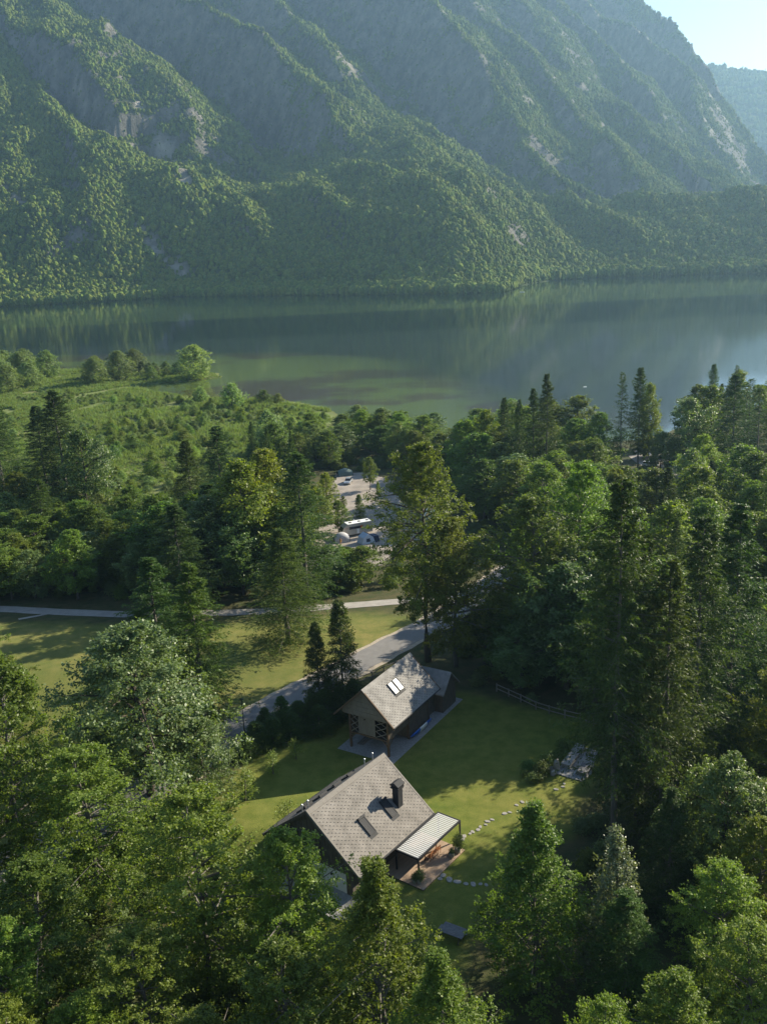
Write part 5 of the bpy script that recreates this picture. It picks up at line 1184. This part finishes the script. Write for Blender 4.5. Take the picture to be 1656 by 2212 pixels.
# ------------------------------------------------------------------ rows and masses of look-alike trees
def blocked(x, y):
    for cx, cy_, r_ in TREEPOS:
        if (x-cx)**2+(y-cy_)**2 < (r_*2.2)**2: return True
    return False
def to_px(p):
    d = np.array(p)-np.array([0, 0, CAMZ]); k = d @ CF; return PW/2+FOC*(d @ CR)/k, PH/2-FOC*(d @ CU)/k, k
CLEAR = [(722, 818, 1090, 1180, 205), (735, 835, 1020, 1090, 235), (1368, 1424, 962, 1008, 320), (1190, 1262, 1610, 1690, 97)]
BSUN = (math.sin(rad(SUN_AZ)), math.cos(rad(SUN_AZ)))
def fit_height(x, y, z, h, w):
    """keep known open views and the barn's sun free: a tree too tall for its spot is a lower one"""
    for x0, x1, y0, y1, dist in CLEAR:
        if math.hypot(x, y) > dist: continue
        bx, by, k = to_px((x, y, z)); hwid = w*0.5*FOC/k
        if bx+hwid < x0 or bx-hwid > x1: continue
        while h > 2 and to_px((x, y, z+h))[1] < y1: h *= 0.9
    dx, dy = x-1.5, y-110.0; al = dx*BSUN[0]+dy*BSUN[1]; pe = abs(dx*BSUN[1]-dy*BSUN[0])
    if 6 < al < 60 and pe < 7: h = min(h, al*math.tan(rad(SUN_EL))+5.5)
    return h
rt = random.Random(5)
def row(n, poly_px, z, kinds, h0, h1, w0, w1, label, group, tints, mind):
    poly = px_poly(poly_px, z); x0, y0 = poly.min(0); x1, y1 = poly.max(0); made = 0; tries = 0; pts = []
    while made < n and tries < n*60:
        tries += 1; x, y = rt.uniform(x0, x1), rt.uniform(y0, y1)
        if sdist(np.array([x]), np.array([y]), poly)[0] < 0: continue
        if any((x-a)**2+(y-b_)**2 < mind**2 for a, b_ in pts): continue
        if any((x-a)**2+(y-b_)**2 < (mind*0.6)**2 for a, b_, _ in TREEPOS): continue
        pts.append((x, y)); made += 1; kd, v = rt.choice(kinds); h = rt.uniform(h0, h1); tn = rt.choice(tints); j = rt.uniform(0.85, 1.15)
        conif = 'spruce' in kd; wsel = rt.uniform(w0, w1)*(1.0 if conif else 1.22); h = fit_height(x, y, gz(x, y), h*(1.2 if conif else 1), wsel)
        if h < 2.5: continue
        wsel = min(wsel, h*1.1)
        put(kd, v, Vector((x, y, gz(x, y))), h, (wsel if not conif else wsel*0.62), label if not conif else label.replace('broadleaf', 'spruce').replace('crowned', 'pointed'), 'tree', group, tuple(c*j for c in tn))
    TREEPOS.extend((a, b_, 1.0) for a, b_ in pts)
W3 = [('wood', 0), ('wood', 1), ('wood', 2)]; MIX = W3*2+[('spruce', 0)]
TI = [(1, 1, 0.8), (1.2, 1.15, 0.8), (0.85, 0.95, 0.75), (1.05, 1.1, 0.85), (1.25, 1.25, 0.75)]
row(42, [(-120, 1300), (-120, 1190), (330, 1190), (340, 1300)], -3.5, W3, 9, 14, 7, 10, 'broadleaf tree in the dark thicket above the meadow path', 'thicket above the meadow path', [(0.85, 0.95, 0.75), (1.05, 1.05, 0.9)], 3.4)
row(14, [(340, 1300), (340, 1240), (700, 1230), (860, 1250), (860, 1285)], -3.5, MIX, 16, 22, 8, 11, 'broadleaf tree between campsite and meadow path', 'trees between campsite and path', [(0.8, 0.92, 0.7), (1.1, 1.1, 0.75)], 5.0)
row(20, [(-150, 1180), (-150, 1020), (260, 1050), (300, 1170)], -4.5, W3+[('willow', 0)], 7, 12, 6, 9, 'broadleaf tree in the marsh woodland left of the reeds', 'marsh woodland', [(0.85, 0.95, 0.7), (1, 1, 0.8)], 5.5)
row(11, [(470, 1235), (440, 1090), (560, 1010), (650, 1010), (640, 1100), (560, 1210)], -4.5, MIX, 11, 17, 6, 9, 'broadleaf tree on the reed-bed side of the campsite', 'trees left of the campsite', TI, 6)
row(24, [(650, 1012), (640, 965), (760, 940), (900, 950), (1000, 975), (1040, 1010), (960, 1025), (800, 1010)], -4.5, W3, 9, 14, 7, 10, 'broadleaf tree in the belt between campsite and lake', 'belt between campsite and lake', TI, 6)
row(34, [(1000, 1010), (1060, 985), (1250, 985), (1340, 1030), (1380, 1080), (1300, 1150), (1180, 1190), (1040, 1130), (1010, 1060)], -4.5, W3, 13, 19, 9, 13, 'broadleaf tree in the crowded wood right of the campsite', 'wood right of the campsite', TI, 6.5)
row(26, [(1180, 1250), (1300, 1150), (1440, 1090), (1560, 1120), (1640, 1150), (1640, 1330), (1500, 1400), (1300, 1450), (1180, 1420)], -3.0, MIX, 14, 21, 8, 12, 'broadleaf tree in the deep wood behind the tall spruces', 'wood behind the tall spruces', TI, 6.5)
row(16, [(1420, 965), (1560, 935), (1780, 900), (1780, 1000), (1600, 1000), (1500, 985)], -4.5, MIX+[('tall_spruce', 0), ('tall_spruce', 1)], 14, 20, 7, 10, 'broadleaf tree in the lakeside wood at the car park', 'lakeside wood', [(0.8, 0.95, 0.75), (1, 1, 0.8)], 7)
row(10, [(1590, 1010), (1780, 980), (1800, 1090), (1660, 1080), (1590, 1050)], -4.5, [('tall_spruce', 0), ('tall_spruce', 1)], 17, 21, 12, 14, 'spruce with bare trunk on the gravel car park', 'bare-trunked spruces', [(0.7, 0.85, 0.75), (0.9, 1, 0.8)], 8)
row(18, [(1590, 1180), (1850, 1130), (1950, 1500), (1800, 1750), (1620, 1640), (1600, 1400)], -1.5, MIX, 14, 20, 8, 11, 'broadleaf tree in the wood beyond the right-hand spruces', 'wood beyond the right spruces', TI, 7)
row(7, [(1010, 1440), (1090, 1390), (1130, 1400), (1130, 1490)], 0, W3, 7, 10, 6, 8, 'low broadleaf tree in the dark corner behind the barn annex', 'low trees behind the barn annex', [(0.75, 0.85, 0.65)], 3.5)
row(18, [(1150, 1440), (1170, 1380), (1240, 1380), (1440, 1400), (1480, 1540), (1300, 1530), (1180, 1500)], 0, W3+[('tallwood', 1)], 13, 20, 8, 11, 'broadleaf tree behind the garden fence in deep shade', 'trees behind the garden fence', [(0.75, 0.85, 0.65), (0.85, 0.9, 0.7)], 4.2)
row(9, [(1640, 1750), (1850, 1700), (2000, 2100), (1850, 2300), (1680, 2000)], 0, [('beech', 0), ('beech', 1), ('spruce', 0)], 13, 18, 8, 11, 'broadleaf tree on the slope right of the yellow crown', 'slope wood on the right', TI, 6)
row(9, [(-200, 1500), (-30, 1480), (-30, 1800), (-250, 2100), (-400, 1900)], 0, [('beech', 0), ('beech', 1)], 13, 18, 9, 11, 'broadleaf tree beside the road left of the leaning beech', 'roadside beeches', TI, 6)
row(7, [(-120, 2000), (60, 2050), (80, 2300), (-200, 2400)], 0, [('beech', 0), ('beech', 1)], 9, 13, 7, 9, 'crowned broadleaf tree in the bottom left thicket', 'bottom thicket', TI, 5)
row(9, [(630, 1250), (640, 1140), (712, 1120), (716, 1240), (690, 1260)], -4.5, W3, 10, 14, 6, 8, 'broadleaf tree screening the motorhome side of the campsite', 'screen of trees before the campsite', TI, 4)
# marsh willows and bushes
row(20, [(-150, 800), (0, 800), (310, 803), (320, 812), (300, 828), (0, 850), (-150, 855)], -4.5, [('willow', 0), ('willow', 1)], 10, 16, 13, 20, 'rounded grey-green willow in the shore thicket behind the reeds', 'shore willows', [(0.9, 0.9, 0.7), (1, 1, 0.85)], 9)
row(12, [(290, 802), (395, 802), (400, 812), (330, 822)], -4.8, [('bush', 0), ('willow', 0)], 4, 6.5, 6, 10, 'dark willow bush on the narrow spit', 'spit bushes', [(0.5, 0.55, 0.4), (0.8, 0.85, 0.6)], 4)
row(44, [(230, 862), (420, 872), (560, 876), (640, 888), (560, 915), (400, 925), (250, 895)], -4.5, [('bush', 0), ('bush', 1), ('willow', 0)], 2.0, 4.2, 4, 8, 'rounded green bush in the shrub belt of the reed bed', 'reed bed shrub belt', [(1, 1, 0.75), (0.85, 0.9, 0.7), (1.2, 1.2, 0.8)], 5)
row(85, [(180, 900), (420, 930), (600, 915), (700, 900), (720, 930), (560, 985), (420, 1060), (240, 1060)], -4.5, [('bush', 0), ('bush', 1)], 1.8, 4.2, 3, 7, 'low bush scattered across the open reed bed', 'scattered reed bed bushes', [(1, 1, 0.75), (0.7, 0.8, 0.6), (1.2, 1.2, 0.8)], 3.5)
for x, yb, yt, w_, lab in ((500, 880, 832, 55, 'dense willow bush at the inlet shore'), (570, 872, 845, 34, 'dark glossy bush on the reed point'), (600, 872, 852, 26, 'small round bush at the reed edge'), (432, 868, 838, 36, 'grey willow bush beside the inlet'), (395, 955, 930, 45, 'round yellow-green bush in the open reeds'), (285, 972, 958, 60, 'dark spreading bush in the middle of the reed bed')):
    T('bush', 0 if 'grey' in lab or 'dense' in lab else 1, x, yb, yt, w_, lab, 'bush', tint=(0.6, 0.75, 0.5) if 'dark' in lab else (1.1, 1.1, 0.8))

# ------------------------------------------------------------------ ground cover nobody could count
rng = np.random.default_rng(31)
def in_poly(n, poly_px, z):
    poly = px_poly(poly_px, z); x0, y0 = poly.min(0); x1, y1 = poly.max(0); x = rng.uniform(x0, x1, n); y = rng.uniform(y0, y1, n); k = sdist(x, y, poly) > 0; return x[k], y[k]
def tuft(name, seed, n, mat, h=1.0, spread=0.5, w=0.05):
    r = np.random.default_rng(seed); a = r.random(n)*6.283; rr = spread*np.sqrt(r.random(n)); P = np.stack([rr*np.cos(a), rr*np.sin(a), 0*a], 1); hh = h*(0.6+0.6*r.random(n))
    tn = nrm(np.stack([r.normal(0, 0.28, n), r.normal(0, 0.28, n), 0*a+1], 1)); no = nrm(np.stack([np.cos(a*3), np.sin(a*3), 0*a+0.3], 1))
    V, Qd = leaf_quads(P+tn*hh[:, None]*0.5, tn, no, hh, np.full(n, w)); return np_mesh(name, V, Qd, mat, r.random(n))
x, y = in_poly(75000, [(-150, 798), (0, 798), (400, 798), (480, 806), (480, 822), (330, 830), (310, 838), (440, 860), (600, 868), (710, 884), (728, 897), (700, 920), (560, 975), (430, 1075), (240, 1085), (-150, 1000)], -4.5)
sd_ = sdist(x, y, SHORE); k = sd_ > 0.5; x, y = x[k], y[k]; z = ground_z(x, y)
sz = rng.uniform(0.3, 1.0, len(x))*(1+0.5*wob(x*0.5, y*0.5)); k = wob(x*0.8+5, y*0.8) > -0.75; x, y, z, sz = x[k], y[k], z[k], sz[k]
scatter('reed_bed', np.stack([x, y, z-0.05], 1), np.stack([sz*1.3, sz*1.3, sz*1.25], 1), rng.uniform(0, 6.28, len(x)), [tuft('reed_a', 1, 26, 'reed', 1.3, 0.7, 0.14), tuft('reed_b', 2, 24, 'reed', 1.0, 0.8, 0.14), tuft('reed_c', 3, 22, 'reed', 1.5, 0.6, 0.13)], 'green reed bed on the marsh beside the lake', 'reeds', 8)
def marsh_scrub():
    x, y = in_poly(5200, [(-150, 806), (0, 806), (300, 830), (440, 866), (600, 872), (700, 888), (700, 920), (560, 985), (430, 1085), (240, 1090), (-150, 1000)], -4.5)
    k = (sdist(x, y, SHORE) > 2) & (wob(x*0.55, y*0.55)+0.6*wob(x*1.7+3, y*1.7) > 0.15); x, y = x[k], y[k]; s_ = rng.uniform(0.25, 0.75, len(x))
    scatter('marsh_scrub', np.stack([x, y, ground_z(x, y)-0.05], 1), np.stack([s_*1.2, s_*1.2, s_*0.9], 1), rng.uniform(0, 6.28, len(x)), [PROTO['bush'][0][0], PROTO['bush'][1][0]], 'low green scrub growing in patches through the reeds', 'scrub', 10)
marsh_scrub()
UB = [PROTO['bush'][0][0], PROTO['bush'][1][0]]
def under(name, n, poly, z, s0, s1, label):
    x, y = in_poly(n, poly, z); k = np.ones(len(x), bool)
    for pl in (meadow, garden): k &= sdist(x, y, pl) < -0.5
    rd = np.array([(p.x, p.y) for p in road_pts]); dmin = np.min(np.hypot(x[:, None]-rd[None, :, 0], y[:, None]-rd[None, :, 1]), 1); k &= dmin > 4.8
    for Q_, (u0, u1, v0, v1) in ((HOUSE, (-4, 15, -7, 11)), (BARN, (-1.5, 19.5, -5, 5))):
        u, v = house_uv(x, y, Q_); k &= ~((u > u0) & (u < u1) & (v > v0) & (v < v1))
    k &= sdist(x, y, SHORE) > 3
    x, y = x[k], y[k]; s = rng.uniform(s0, s1, len(x))
    o = scatter(name, np.stack([x, y, ground_z(x, y)-0.1], 1), np.stack([s, s, s*rng.uniform(0.6, 1.1, len(x))], 1), rng.uniform(0, 6.28, len(x)), UB, label, 'undergrowth', 9)
under('wood_undergrowth', 1500, [(1000, 1500), (1010, 1000), (1340, 1000), (1800, 1080), (1950, 1500), (1900, 2300), (1300, 2500), (1050, 2250), (1120, 1990), (1270, 1800), (1300, 1560)], -1.0, 0.4, 0.9, 'low shrubs and saplings covering the floor of the right-hand wood')
under('slope_undergrowth', 900, [(-300, 1950), (60, 1905), (420, 1720), (520, 1800), (640, 1980), (950, 2130), (1000, 2500), (-300, 2600)], -0.5, 0.35, 0.8, 'low shrubs under the beeches at the foot of the slope')
under('marsh_undergrowth', 1300, [(-200, 1300), (-200, 1000), (230, 1040), (470, 1060), (640, 960), (1030, 965), (1030, 1015), (660, 1020), (600, 1120), (520, 1230), (860, 1260), (860, 1290), (340, 1305)], -4.3, 0.5, 1.2, 'mixed bushes filling the woodland between meadow path and marsh')
